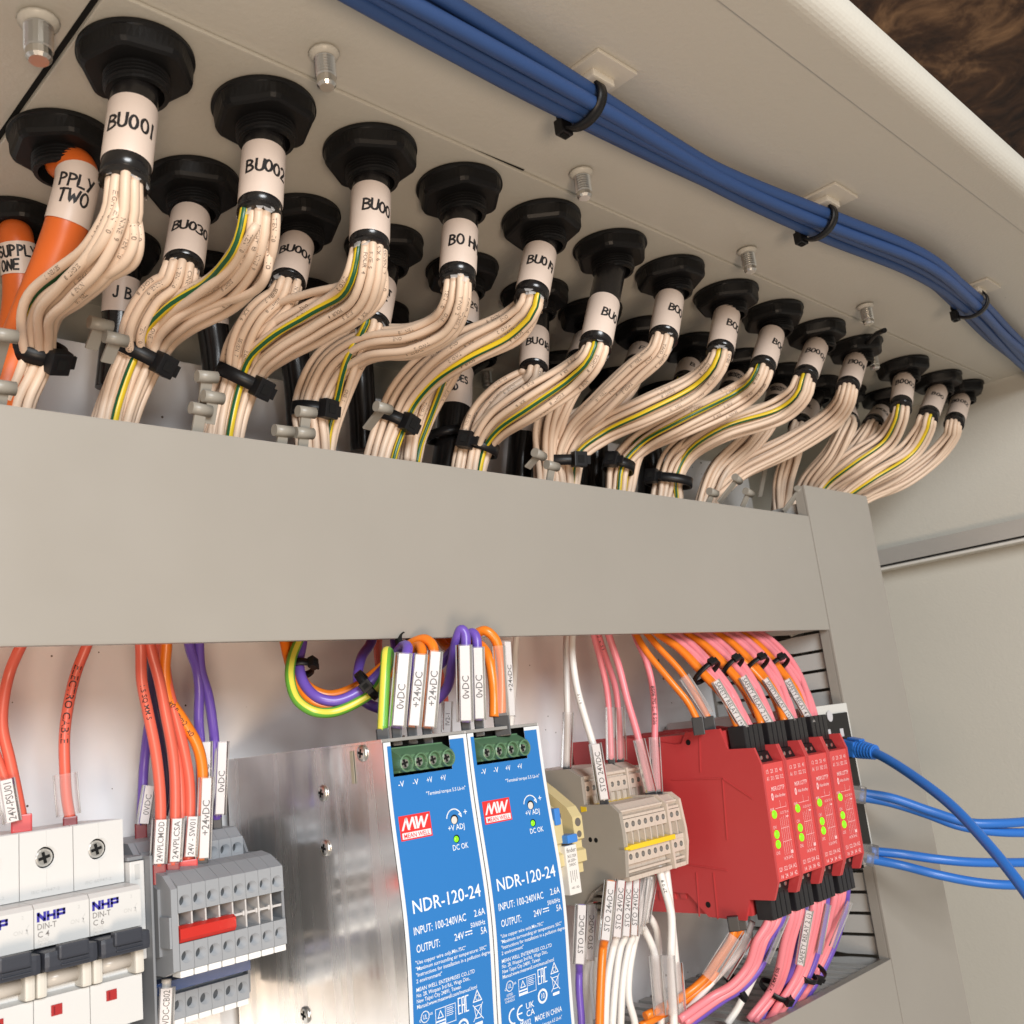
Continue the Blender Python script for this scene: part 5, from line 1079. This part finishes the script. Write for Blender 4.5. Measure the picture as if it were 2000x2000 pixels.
def sleeve(t, top, bot, w_, text=None, up=True, cap=None, white=True, tpos=0.5, face=0.0, wi=None, tw=None):
    """clear marker sleeve between two picture points, with a printed white insert"""
    a, b = P3([top, bot]); d = (b-a); L = d.length; d.normalize()
    n = -(a+b)*0.5; n = (n-d*n.dot(d)).normalized(); s_ = d.cross(n)
    if s_.dot(rgt) < 0: s_ = -s_
    if face: c0, s0 = math.cos(face), math.sin(face); n, s_ = (n*c0+s_*s0), (s_*c0-n*s0)
    hw = w_/2
    mb = MB(); sec = [(-hw, 0.4), (-hw*0.7, 1.7), (hw*0.7, 1.7), (hw, 0.4), (hw*0.8, -1.6), (0, -2.5), (-hw*0.8, -1.6)]; o = len(sec)
    vs_ = [a+s_*x+n*y for x, y in sec]+[b+s_*x+n*y for x, y in sec]
    mb.add(vs_, [(i, (i+1) % o, o+(i+1) % o, o+i) for i in range(o)], 0, False)
    sl = mb.build('marker_sleeve', CLEAR, t)
    mb = MB()   # the sleeve's two moulded edges
    for x in (-hw, hw): mb.tube([a+s_*x+n*0.4, b+s_*x+n*0.4], 0.28, 6)
    mb.build('sleeve_edge', TAPE, sl)
    if white:
        wi = wi or w_*0.66
        mb = MB(); c = (a+b)*0.5+n*1.15+s_*(w_*0.06); mb.obox(c, s_*wi*0.5, n*0.28, d*L*0.485, 0.15); mb.build('marker_insert', INSERT, sl)
        if text:
            cap = cap or wi*0.55; e = -d if up else d; vdir = n.cross(e); vdir = vdir.normalized()
            tot = sum(GLY.get(ch, GLY[' '])[2] for ch in text)*cap
            tw = tw or min(tot, L*0.9); c2 = c+n*0.36+d*(tpos-0.5)*L
            mb = MB(); letters(mb, text, lambda u, v: c2+e*u+vdir*(v-cap/2), cap, -tw/2, 0, width=tw); mb.build('marker_lettering', INK, sl)
    return sl

# ---- red wires into the breakers
y = 372
wire('red', [(60,1225,360),(37,1270,364),(19,1313,368),(6,1375,370),(5,1422,371),(19,1484,372),(33,1550,372),(42,1596,372)], 'red wire bending down into the breaker at the picture edge', 1.9, (RFERR,'down'), 6, ((10,1522,368),(24,1606,368),5.6,'24V-PSU01',True,2.3), fw=2.6)
wire('red', [(-40,1380,372),(-12,1460,372),(2,1500,372),(18,1545,372),(34,1598,373)], 'thin red wire entering from the edge, sharing the 24V-PSU01 marker', 1.5)
wire('red', [(182,1228,362),(168,1265,366),(149,1313,369),(134,1375,371),(126,1437,372),(127,1509,372),(130,1555,372),(137,1598,372)], 'red wire printed ELECTRO CABLE dropping into the C 6 breaker', 1.9, (DFERR,'down'), 4, ((127,1511,370),(134,1592,370),7.4,None,True,None,False), prints=('ELECTRO CABLE', 2.6, 14), fw=1.9)
# ---- wires on the grey terminal blocks
yt = 366
wire('purple', [(300,1225,366),(297,1300,374),(294,1390,384),(286,1450,390),(281,1500,393),(278,1560,393),(275,1612,393)], 'purple wire with marker 0VDC behind the red wires', 1.9, (DFERR,'down'), 6, ((292,1534,390),(280,1610,390),5.2,'0VDC',True,2.1), fw=1.8)
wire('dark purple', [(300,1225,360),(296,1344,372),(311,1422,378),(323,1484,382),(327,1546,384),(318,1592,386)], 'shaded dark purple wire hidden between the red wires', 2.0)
wire('red', [(272,1228,350),(275,1263,352),(277,1329,354),(289,1391,356),(304,1468,357),(313,1555,357),(313,1640,357),(311,1692,357)], 'red wire with marker 24VPLCMOD', 2.0, (DFERR,'down'), 7, ((314,1600,355),(309,1688,355),5.6,'24VPLCMOD',True,2.0), prints=('1.5 SQ MM 5', 1.7, 20), fw=1.8)
wire('red', [(286,1228,350),(293,1263,352),(311,1329,354),(323,1391,356),(337,1468,357),(342,1531,357),(341,1640,357),(338,1690,357)], 'red wire with marker 24VPLCSA', 2.0, (DFERR,'down'), 7, ((345,1598,355),(340,1684,355),5.2,'24VPLCSA',True,2.0), fw=1.8)
wire('red', [(318,1228,352),(326,1330,356),(345,1406,358),(360,1468,359),(370,1531,359),(371,1600,359),(368,1684,359)], 'red wire with marker 24V - SW01', 2.0, (RFERR,'down'), 7, ((376,1594,356),(370,1674,356),5.2,'24V - SW01',True,2.0), fw=2.6)
wire('red', [(310,1228,356),(322,1340,360),(336,1420,361),(350,1500,361),(356,1590,361),(358,1680,361)], 'red wire partly hidden beside the 24V - SW01 wire', 1.9)
wire('orange', [(326,1225,350),(325,1263,352),(322,1313,355),(330,1362,357),(358,1408,358),(384,1453,358),(394,1492,358),(396,1560,358),(394,1680,358)], 'orange wire with marker +24vDC on the grey terminals', 2.1, (FERR,'down'), 7, ((403,1518,355),(397,1678,355),5.2,'+24vDC',True,2.5), prints=('1x0.8 mm2 1x0', 1.9, 26), fw=1.8)
wire('purple', [(364,1225,362),(372,1270,366),(384,1305,370),(389,1344,372),(388,1406,374),(391,1450,376),(393,1540,378),(393,1610,380)], 'purple wire behind the orange wire, its marker half covered', 2.0, None, 6, ((402,1448,374),(400,1580,374),5.0,'0vDC',True,2.3))
wire('purple', [(388,1225,362),(389,1263,366),(392,1307,370),(407,1360,373),(416,1419,376),(419,1450,378),(422,1540,380),(424,1600,381)], 'purple wire with marker 0vDC nearest the metal case', 2.0, (FERR,'down'), 5, ((434,1448,376),(428,1592,376),5.2,'0vDC',True,2.4,True,0.55))
wire('white', [(325,1912,372),(322,1960,372),(320,2040,374)], 'wire with marker 24VDC-CB02 under the blue jumper bar', 1.8, (DFERR,'up'), 6, ((324,1928,369),(320,2020,369),6.2,'24VDC-CB02',True,2.2), fw=1.8)

# ---- loops above the power supplies
wire('purple', [(592,1215,352),(590,1256,348),(584,1293,344),(593,1334,338),(618,1361,332),(655,1369,328),(699,1352,324),(736,1321,320),(770,1282,314),(788,1262,306),(796,1266,300),(793,1285,298),(782,1350,298),(774,1424,298)], 'purple wire looping from the duct to the first 0vDC marker', 2.1, (FERR,'down'), 7, ((788,1276,294),(776,1420,294),6.2,'0vDC',True,2.7,True,0.6), per=7)
wire('orange', [(550,1215,354),(556,1256,350),(570,1310,345),(585,1345,340),(604,1368,335),(642,1381,331),(688,1371,326),(732,1346,322),(768,1305,318),(798,1275,310),(818,1262,304),(824,1275,300),(818,1320,299),(804,1422,299)], 'orange wire looping under the purple one to the first +24vDC marker', 2.0, (FERR,'down'), 7, ((820,1278,295),(807,1420,295),5.8,'+24vDC',True,2.7,True,0.5), per=7)
wire('orange', [(566,1215,356),(574,1270,352),(584,1310,348),(600,1340,344),(640,1358,340),(690,1345,334),(736,1312,328),(772,1282,320),(806,1256,310),(830,1249,304),(845,1262,300),(846,1290,299),(834,1424,299)], 'orange wire arching highest into the second +24vDC marker', 2.1, (FERR,'down'), 7, ((850,1272,295),(837,1422,295),5.8,'+24vDC',True,2.7,True,0.5), per=7)
wire('earth', [(600,1215,350),(584,1250,346),(569,1290,342),(567,1330,338),(581,1368,334),(612,1389,330),(649,1391,328),(693,1374,324),(736,1344,320),(756,1306,314),(760,1278,307),(755,1274,302),(753,1300,300),(750,1360,299),(747,1428,298)], 'green and yellow earth wire looping low then rising to the first supply', 2.0, (FERR,'down'), 6, per=7, fw=1.9)
wire('purple', [(738,1215,352),(724,1256,348),(705,1287,342),(699,1330,338),(711,1368,334),(739,1383,332),(790,1392,330),(840,1376,322),(872,1345,314),(884,1290,306),(892,1250,300),(901,1230,297),(908,1238,296),(908,1300,296),(909,1412,296)], 'purple wire in a wide loop to the taller 0vDC marker', 2.1, (FERR,'down'), 7, ((906,1260,292),(909,1410,292),6.2,'0vDC',True,2.6,True,0.56), per=7)
wire('purple', [(770,1215,352),(772,1262,348),(800,1308,338),(850,1306,325),(882,1272,312),(908,1246,302),(922,1236,298),(930,1246,296),(932,1300,296),(935,1408,296)], 'purple wire beside it, in the second 0vDC marker', 2.0, (FERR,'down'), 7, ((932,1264,292),(936,1406,292),5.4,'0vDC',True,2.6,True,0.55), per=7)
wire('orange', [(840,1215,352),(870,1262,338),(900,1262,318),(926,1240,304),(948,1232,298),(968,1250,296),(978,1293,296),(980,1340,296),(979,1400,296)], 'orange wire arching into the turned +24vDC marker', 2.0, (FERR,'down'), 9, ((974,1262,294),(982,1398,294),5.0,None,True,None,False), per=8, fw=2.6)
wire('orange', [(860,1215,352),(890,1275,336),(918,1268,316),(936,1258,304),(953,1281,298),(962,1324,296),(965,1360,296),(965,1400,296)], 'orange wire just inside the arching one at the second supply', 2.0, None, per=8)
t = thing('turned_marker', 'white marker reading +24vDC turned edge-on beside the orange wires', 'wire marker', at(990,1396,y=296)); sleeve(t, (986,1252,295), (995,1400,295), 5.0, '+24vDC', True, 2.2, True, 0.5, 0.75)
wire('red', [(840,1215,372),(846,1260,378),(858,1310,384),(868,1360,390),(872,1424,394)], 'red wire with marker IV2-1 behind the power supplies', 1.9, None, 6, ((874,1370,388),(872,1440,388),5.4,'IV2-1',True,2.1))
wire('white', [(1012,1225,366),(1007,1262,370),(1005,1310,376),(1000,1380,382),(996,1440,386)], 'single white wire dropping behind the second power supply', 1.8)
wire('red', [(742,1225,366),(738,1260,370),(744,1320,376),(760,1366,380),(790,1410,384)], 'dark red wire behind the looping bunch', 2.0)

def small_tie(c, p, q, ra, rb, label, sz=0.75, face=0.6, wid=3.2):
    return tie(P3([c])[0], bdir(p, q), ra, rb, label, face=face, wid=wid, group='small black ties on the thin wires', sz=sz*0.72)
small_tie((586,1306,344), (588,1280,346), (590,1335,340), 5.0, 4.4, 'small black tie on the bunch just below the duct')
small_tie((718,1338,323), (700,1352,326), (738,1320,320), 6.0, 5.0, 'small black tie where the supply loops turn upward', face=1.6)
small_tie((796,1262,312), (780,1275,316), (812,1255,308), 5.2, 4.6, 'small black tie behind the marker tops', face=1.2)

# ---- wires on the beige terminals, from above
wire('white', [(1112,1220,356),(1106,1250,358),(1106,1307,361),(1108,1391,362),(1107,1500,362)], 'white wire in a clear empty marker at the rear beige level', 1.7, (FERR,'down'), 6, ((1110,1392,360),(1106,1500,360),5.4,None,True,None,False), fw=1.6)
wire('white', [(1122,1220,340),(1118,1245,341),(1118,1282,341),(1127,1344,339),(1144,1406,337),(1160,1460,335),(1172,1520,334),(1180,1566,334)], 'white wire with marker STO 24VDC above the beige terminals', 1.8, (FERR,'down'), 7, ((1162,1452,331),(1180,1562,331),6.0,'STO 24VDC',True,2.5), prints=('0 1 1 0', 1.2, 36), fw=1.8)
wire('pink', [(1154,1220,350),(1162,1250,352),(1174,1295,354),(1185,1344,355),(1190,1395,355),(1194,1484,355)], 'pink wire nearest the white ones, in a clear marker', 1.7, (FERR,'down'), 5, ((1193,1382,353),(1195,1484,353),5.6,None,True,None,False))
wire('pink', [(1164,1220,350),(1172,1250,352),(1187,1295,354),(1202,1344,355),(1208,1395,355),(1212,1484,355)], 'pink wire with black print in the second clear marker', 1.7, (FERR,'down'), 5, ((1210,1382,353),(1214,1484,353),5.6,None,True,None,False), prints=('2 1x1.5 3 1', 1.6, 6))
wire('pink', [(1182,1220,340),(1192,1250,341),(1209,1302,341),(1226,1369,339),(1244,1431,337),(1258,1490,335),(1272,1548,335)], 'long pink wire slanting to the end of the beige terminals', 1.9, (FERR,'down'), 6, ((1248,1444,332),(1272,1546,332),5.8,None,True,None,False), fw=2.4)
wire('pink', [(1234,1220,338),(1244,1250,339),(1262,1290,339),(1274,1339,338),(1279,1394,337),(1279,1450,336),(1284,1546,335)], 'pink wire printed with digits beside the slanting one', 1.8, (FERR,'down'), 6, ((1278,1440,332),(1284,1546,332),5.4,None,True,None,False), prints=('8506 PG EL 8 506', 2.0, 36), fw=2.4)

# ---- wires on top of the safety relays
GR = [  # start, mid, end (picture), one list per relay
 ([(1296,1232),(1318,1232),(1282,1232),(1306,1232)], [(1386,1310),(1396,1306),(1374,1318),(1380,1314)], [(1456,1428),(1468,1426),(1446,1432),(1478,1424)]),
 ([(1352,1230),(1374,1230),(1336,1230),(1362,1230)], [(1436,1302),(1450,1298),(1424,1310),(1442,1306)], [(1506,1422),(1518,1420),(1496,1426),(1528,1418)]),
 ([(1408,1228),(1430,1228),(1394,1228),(1416,1228)], [(1490,1300),(1504,1296),(1478,1308),(1496,1304)], [(1548,1416),(1560,1414),(1538,1420),(1570,1412)]),
 ([(1456,1228),(1478,1228),(1444,1228),(1466,1228)], [(1530,1296),(1546,1292),(1518,1304),(1540,1300)], [(1592,1410),(1603,1408),(1581,1413),(1612,1405)])]
for gi, (st, md, en) in enumerate(GR):
    nm = ['first', 'second', 'third', 'last'][gi]
    st, md, en = [q+[((q[0][0]+q[2][0])/2-4, (q[0][1]+q[2][1])/2+2), ((q[1][0]+q[3][0])/2+3, (q[1][1]+q[3][1])/2-3)] for q in (st, md, en)]
    for k in range(6):
        col = 'orange' if k in (2, 4) else 'pink'; rr_ = 2.05
        e9 = [[(1441,1420),(1450,1419),(1460,1417),(1469,1416)], [(1487,1414),(1496,1412),(1505,1411),(1513,1410)], [(1531,1407),(1539,1406),(1547,1405),(1555,1404)], [(1572,1402),(1580,1400),(1587,1399),(1595,1398)]][gi][[1, 2, 0, 3, 0, 2][k]]
        s0, m0, e0 = st[k], md[k], (e9[0]+(4 if k == 4 else (2 if k == 2 else 0)), e9[1]+(5 if k in (2, 4) else 12)); q1 = ((s0[0]*0.55+m0[0]*0.45), (s0[1]*0.62+m0[1]*0.38)); q2 = ((m0[0]*0.45+e0[0]*0.55)+4, (m0[1]*0.5+e0[1]*0.5)-6)
        wire(col, [(s0[0]-16,s0[1]-14,336),(s0[0],s0[1]+4,332),(q1[0],q1[1],322),(m0[0],m0[1],310),(q2[0],q2[1],300),(e0[0],e0[1],293.0)],
             '%s wire arching from the duct to the %s red relay, %s of its bunch' % (col, nm, ['nearest', 'outer', 'lower', 'inner', 'second lowest', 'topmost'][k]), rr_, per=7,
             marker=(((1397,1330,302),(1454,1424,290),4.6,'SAFETY RELAY 1 (+)',False,2.3), ((1450,1322,302),(1503,1414,290),4.4,'SAFETY RELAY 2 (+)',False,2.3), ((1494,1326,302),(1548,1410,290),3.6,'SAFETY RELAY 3 (+)',False,1.8), ((1536,1328,302),(1585,1414,290),4.4,'SAFETY RELAY 4 (+)',False,2.3))[gi] if k == 2 else None)
wire('orange', [(1236,1228,336),(1262,1272,328),(1308,1328,318),(1344,1372,312),(1362,1406,310)], 'lower orange wire at the edge of the red relays', 1.8, (FERR,'down'), 9, fw=2.4)
wire('orange', [(1256,1228,336),(1284,1262,328),(1330,1312,318),(1364,1366,312),(1384,1404,310)], 'orange wire in a clear marker above the first relay', 1.8, (FERR,'down'), 9, ((1336,1322,312),(1384,1396,307),6.4,None,True,None,False,0.5,0.6), fw=2.4)
wire('orange', [(1300,1226,338),(1350,1262,328),(1410,1300,316),(1446,1340,308),(1478,1400,300)], 'orange wire crossing between the first and second bunches', 1.8)
wire('orange', [(1340,1226,338),(1392,1250,328),(1450,1290,314),(1500,1344,304),(1530,1410,296)], 'orange wire crossing towards the third relay', 1.8)
for c, p, q, ra, lab, fa in [((1380,1312,308),(1340,1275,320),(1420,1360,298),8.2,'small black tie on the bunch of the first red relay',0.9), ((1432,1300,308),(1390,1262,320),(1470,1345,298),6.5,'small black tie on the bunch of the second red relay',1.0), ((1478,1300,308),(1440,1262,320),(1510,1345,298),7.5,'small black tie on the bunch of the third red relay',0.9), ((1520,1298,308),(1490,1262,320),(1560,1345,298),6.8,'small black tie on the bunch of the last red relay',1.0)]:
    small_tie(c, p, q, ra, 5.0, lab, face=fa, wid=2.6, sz=0.7)

# ---- wires under the safety relays
UB = [([(1491,1786),(1484,1838),(1466,1887),(1434,1924),(1396,1946),(1330,1992)], 0), ([(1540,1776),(1538,1838),(1525,1897),(1508,1938),(1466,1992)], 1), ([(1586,1764),(1582,1838),(1560,1907),(1522,1968),(1496,2004)], 2), ([(1626,1752),(1624,1799),(1606,1858),(1577,1917),(1548,1962)], 3)]
for pth, gi in UB:
    nm = ['first', 'second', 'third', 'last'][gi]
    for k in range(6):
        col = 'purple' if k == 3 else 'pink'; off = [(-7,0), (2,-2), (11,-5), (24,-8), (-2,2), (17,-6)][k]; n_ = len(pth); pts = []
        for i, (u, v) in enumerate(pth):
            s_ = i/(n_-1); g = 1-0.45*s_; pts.append((u+off[0]*g, v+off[1]*g+(3*(k % 4)*s_ if gi else 5*(k % 4)*s_), 292+34*s_+(k % 2)*1.5+(3 if k > 3 else 0)))
        b0 = [[(1500,1796),(1509,1792),(1519,1789),(1528,1785)], [(1546,1778),(1555,1774),(1564,1771),(1572,1767)], [(1589,1760),(1598,1757),(1606,1754),(1614,1750)], [(1630,1744),(1638,1741),(1646,1738),(1654,1735)]][gi][[0, 1, 2, 3, 0, 2][k]]
        pts = [(b0[0]-1, b0[1]-16, 293.5), (b0[0]+(3 if k == 5 else 0), b0[1]+4, 293.5+(2.5 if k > 3 else 0))]+pts[1:]
        pts = pts[::-1]
        mk = None
        if k == 3: mk = [((1538,1786,292),(1498,1880,302),2.4,None,True,None,False), ((1580,1776,290),(1562,1884,300),4.6,'SAFETY RELAY 2 (-)',True,2.2), ((1618,1766,290),(1600,1862,298),2.8,None,True,None,False), ((1660,1762,290),(1624,1850,298),2.8,None,True,None,False)][gi]
        wire(col, pts, '%s wire curving down from the %s red relay, %s of its bunch' % (col, nm, ['inner', 'middle', 'third', 'outer', 'rear inner', 'rear outer'][k]), 2.0, per=7, marker=mk, prints=('1 x 1.5 MM 8 506', 1.7, 18, 0.2) if (k == 0 and gi == 1) else None)
for c, p, q, ra, lab, fa in [((1436,1926,319),(1466,1887,310),(1396,1950,322),8.0,'black tie round the lowest pink bunch',1.9), ((1514,1934,318),(1525,1897,310),(1490,1970,324),8.0,'black tie round the second pink bunch near the slotted duct',0.4), ((1568,1900,312),(1582,1860,304),(1540,1944,320),7.5,'black tie round the third pink bunch',1.5), ((1592,1896,312),(1606,1860,304),(1570,1930,320),5.5,'black tie round the outermost pink bunch',1.0)]:
    small_tie(c, p, q, ra, 5.0, lab, face=fa, wid=2.8, sz=0.75)
wire('orange', [(1260,1985,332),(1340,1942,326),(1377,1910,320),(1400,1876,314),(1426,1840,309),(1434,1814,307)], 'orange wire in a long clear marker below the first red relay', 2.0, (FERR,'up'), 7, ((1436,1830,303),(1384,1912,314),7.0,None,True,None,False), fw=2.2)
wire('orange', [(1250,2005,336),(1336,1956,330),(1384,1916,323),(1416,1872,316),(1440,1832,311),(1448,1812,308)], 'second orange wire tucked behind the long clear marker', 1.9, (FERR,'up'), 7, ((1462,1826,305),(1412,1906,316),6.0,None,True,None,False), fw=2.2)
wire('white', [(1300,2010,330),(1336,1978,328),(1392,1918,322),(1450,1850,312),(1470,1800,306)], 'white wire running under the clear markers into the lower duct', 1.5)
wire('white', [(1420,2000,332),(1440,1970,328),(1456,1940,324),(1476,1900,318)], 'short white wire end beside the lowest tie', 1.9)

# ---- wires leaving the beige terminals below
yb = 332
def below(col, top, bot, rest, label, text, white=True, cap=2.3, w_=5.4, yy=330, r=1.75, prints=None):
    pts = [(rest[-1][0], rest[-1][1]+60, yy+6)]+[(u, v, yy+4) for u, v in rest[::-1]]+[(bot[0], bot[1]-4, yy+1.5), (top[0], top[1], yy+1.5)]
    wire(col, pts, label, r, None, 6, ((top[0],top[1],yy-1.0),(bot[0],bot[1],yy-1.0),w_,text,True,cap,white), prints=prints)
below('purple', (1136,1766), (1131,1884), [(1131,1900),(1131,1931),(1136,2000)], 'purple wire under a white marker STO 0vDC', 'STO 0vDC', yy=342, w_=6.0, cap=2.5)
below('white', (1156,1766), (1150,1876), [(1145,1900),(1146,1940),(1152,2000)], 'white wire with the shaded STO 0vDC marker', 'STO 0vDC', yy=348, w_=5.0)
below('white', (1172,1772), (1168,1870), [(1164,1900),(1166,1950),(1174,2000)], 'white wire behind the shaded STO 0vDC marker', None, False, yy=352, w_=5.0)
below('orange', (1193,1720), (1181,1838), [(1178,1850),(1174,1910),(1171,2000)], 'orange wire with white marker STO 24vDC', 'STO 24vDC', yy=328, w_=5.8, cap=2.5, r=2.0)
below('white', (1213,1718), (1204,1832), [(1198,1850),(1187,1910),(1182,2000)], 'white wire with STO 24VDC marker next to the orange wire', 'STO 24VDC', yy=329, w_=5.2, cap=2.4)
below('white', (1228,1718), (1222,1830), [(1212,1850),(1203,1910),(1196,2000)], 'second white wire with STO 24VDC marker from the orange wire', 'STO 24VDC', yy=330, w_=4.8, cap=2.2)
below('white', (1242,1716), (1237,1828), [(1228,1850),(1217,1910),(1212,2000)], 'third white wire with STO 24VDC marker from the orange wire', 'STO 24VDC', yy=331, w_=4.8, cap=2.2)
below('white', (1256,1714), (1244,1824), [(1238,1846),(1229,1900),(1228,1950),(1240,2000)], 'white wire with printed numbers in the fourth clear marker', None, False, yy=331, w_=4.6, prints=('8 7 0 1 6', 1.4, 60))
below('white', (1266,1712), (1250,1808), [(1258,1815),(1278,1862),(1284,1930),(1292,2000)], 'white wire bending across to the lower clear marker', None, False, yy=330, w_=4.6, r=1.9)
below('white', (1276,1710), (1260,1800), [(1268,1790),(1282,1815),(1286,1850),(1292,1930),(1300,2000)], 'white wire bending behind the lower clear marker', None, False, yy=334, w_=4.6, r=1.8)
wire('white', [(1318,2060,326),(1315,1980,326),(1311,1900,325),(1311,1861,324),(1311,1786,324),(1298,1735,325),(1286,1692,328)], 'long white wire hanging from the end of the beige terminals', 2.0, None, 6, ((1304,1866,321),(1314,1982,321),6.4,None,True,None,False), prints=('27 0 8', 1.5, 72))
wire('white', [(1334,2060,330),(1328,1980,330),(1320,1880,330),(1312,1800,328),(1306,1740,327),(1300,1692,329)], 'white wire behind the long hanging one', 1.9, None, 6, ((1322,1880,327),(1330,1984,327),5.4,None,True,None,False))
t = thing('spare_marker', 'empty clear marker sleeve over the two bent white wires', 'wire marker', at(1290,1980,y=328)); sleeve(t, (1280,1866,327), (1290,1982,327), 6.0, None, True, None, False)

# ------------------------------------------------------------------ blue patch cables to the network switch
def patch(pts, label, r=2.9, boot=None):
    q = P3(pts); line = spline(q, 9); t = thing('patch_cable', label, 'patch cable', line[0], 'blue patch cables')
    mb = MB(); mb.tube(line, r, 14); mb.build('jacket', BLUEP, t)
    a, b = line[0], line[3]; d = (b-a).normalized()
    if boot:
        mb = MB(); up2 = (Vector((0,0,1))-d*d.z).normalized(); s_ = d.cross(up2)
        mb.obox(a-d*3, d*5.5, up2*4.6, s_*5.4, 1.0); mb.build('plug', BLUEP, t)
        mb = MB(); prof = [(5.6, 0)]; h = 1.0
        for k in range(6): prof += [(5.5-k*0.22, h), (5.5-k*0.22, h+1.1), (4.2-k*0.15, h+1.3), (4.2-k*0.15, h+1.9)]; h += 2.0
        prof += [(3.1, h)]; mb.lathe(a+d*1.5, d, prof, 16); mb.build('ribbed_boot', BLUEP, t)
        mb = MB(); mb.obox(a+up2*5.6, d*4.5, up2*0.6, s_*2.4, 0.3); mb.build('latch', BLUEP, t)
    else:
        mb = MB(); up2 = (Vector((0,0,1))-d*d.z).normalized(); s_ = d.cross(up2); mb.obox(a-d*4, d*7, up2*3.8, s_*5.2, 0.6); mb.build('clear_plug', CLEAR, t)
patch([(1672,1462,296),(1700,1468,286),(1724,1478,277),(1790,1520,254),(1860,1575,232),(1930,1650,212),(1975,1705,200),(2060,1820,180)], 'bright blue patch cable with ribbed boot arching in front of the side wall', 2.75, True)
patch([(1680,1548,298),(1740,1558,284),(1820,1585,266),(1890,1606,250),(1950,1608,238),(2060,1600,220)], 'blue patch cable, upper of the middle pair', 2.6)
patch([(1676,1556,299),(1740,1568,286),(1810,1590,270),(1870,1612,256),(1940,1624,242),(2060,1626,222)], 'dark shaded blue patch cable, lower of the middle pair', 2.6)
patch([(1700,1662,296),(1760,1668,284),(1830,1678,268),(1900,1684,254),(2060,1684,226)], 'blue patch cable, upper of the lowest pair', 2.6)
patch([(1690,1676,297),(1760,1690,284),(1830,1708,268),(1900,1722,254),(1960,1728,242),(2060,1726,224)], 'lowest blue patch cable, rising slightly at its end', 2.6)
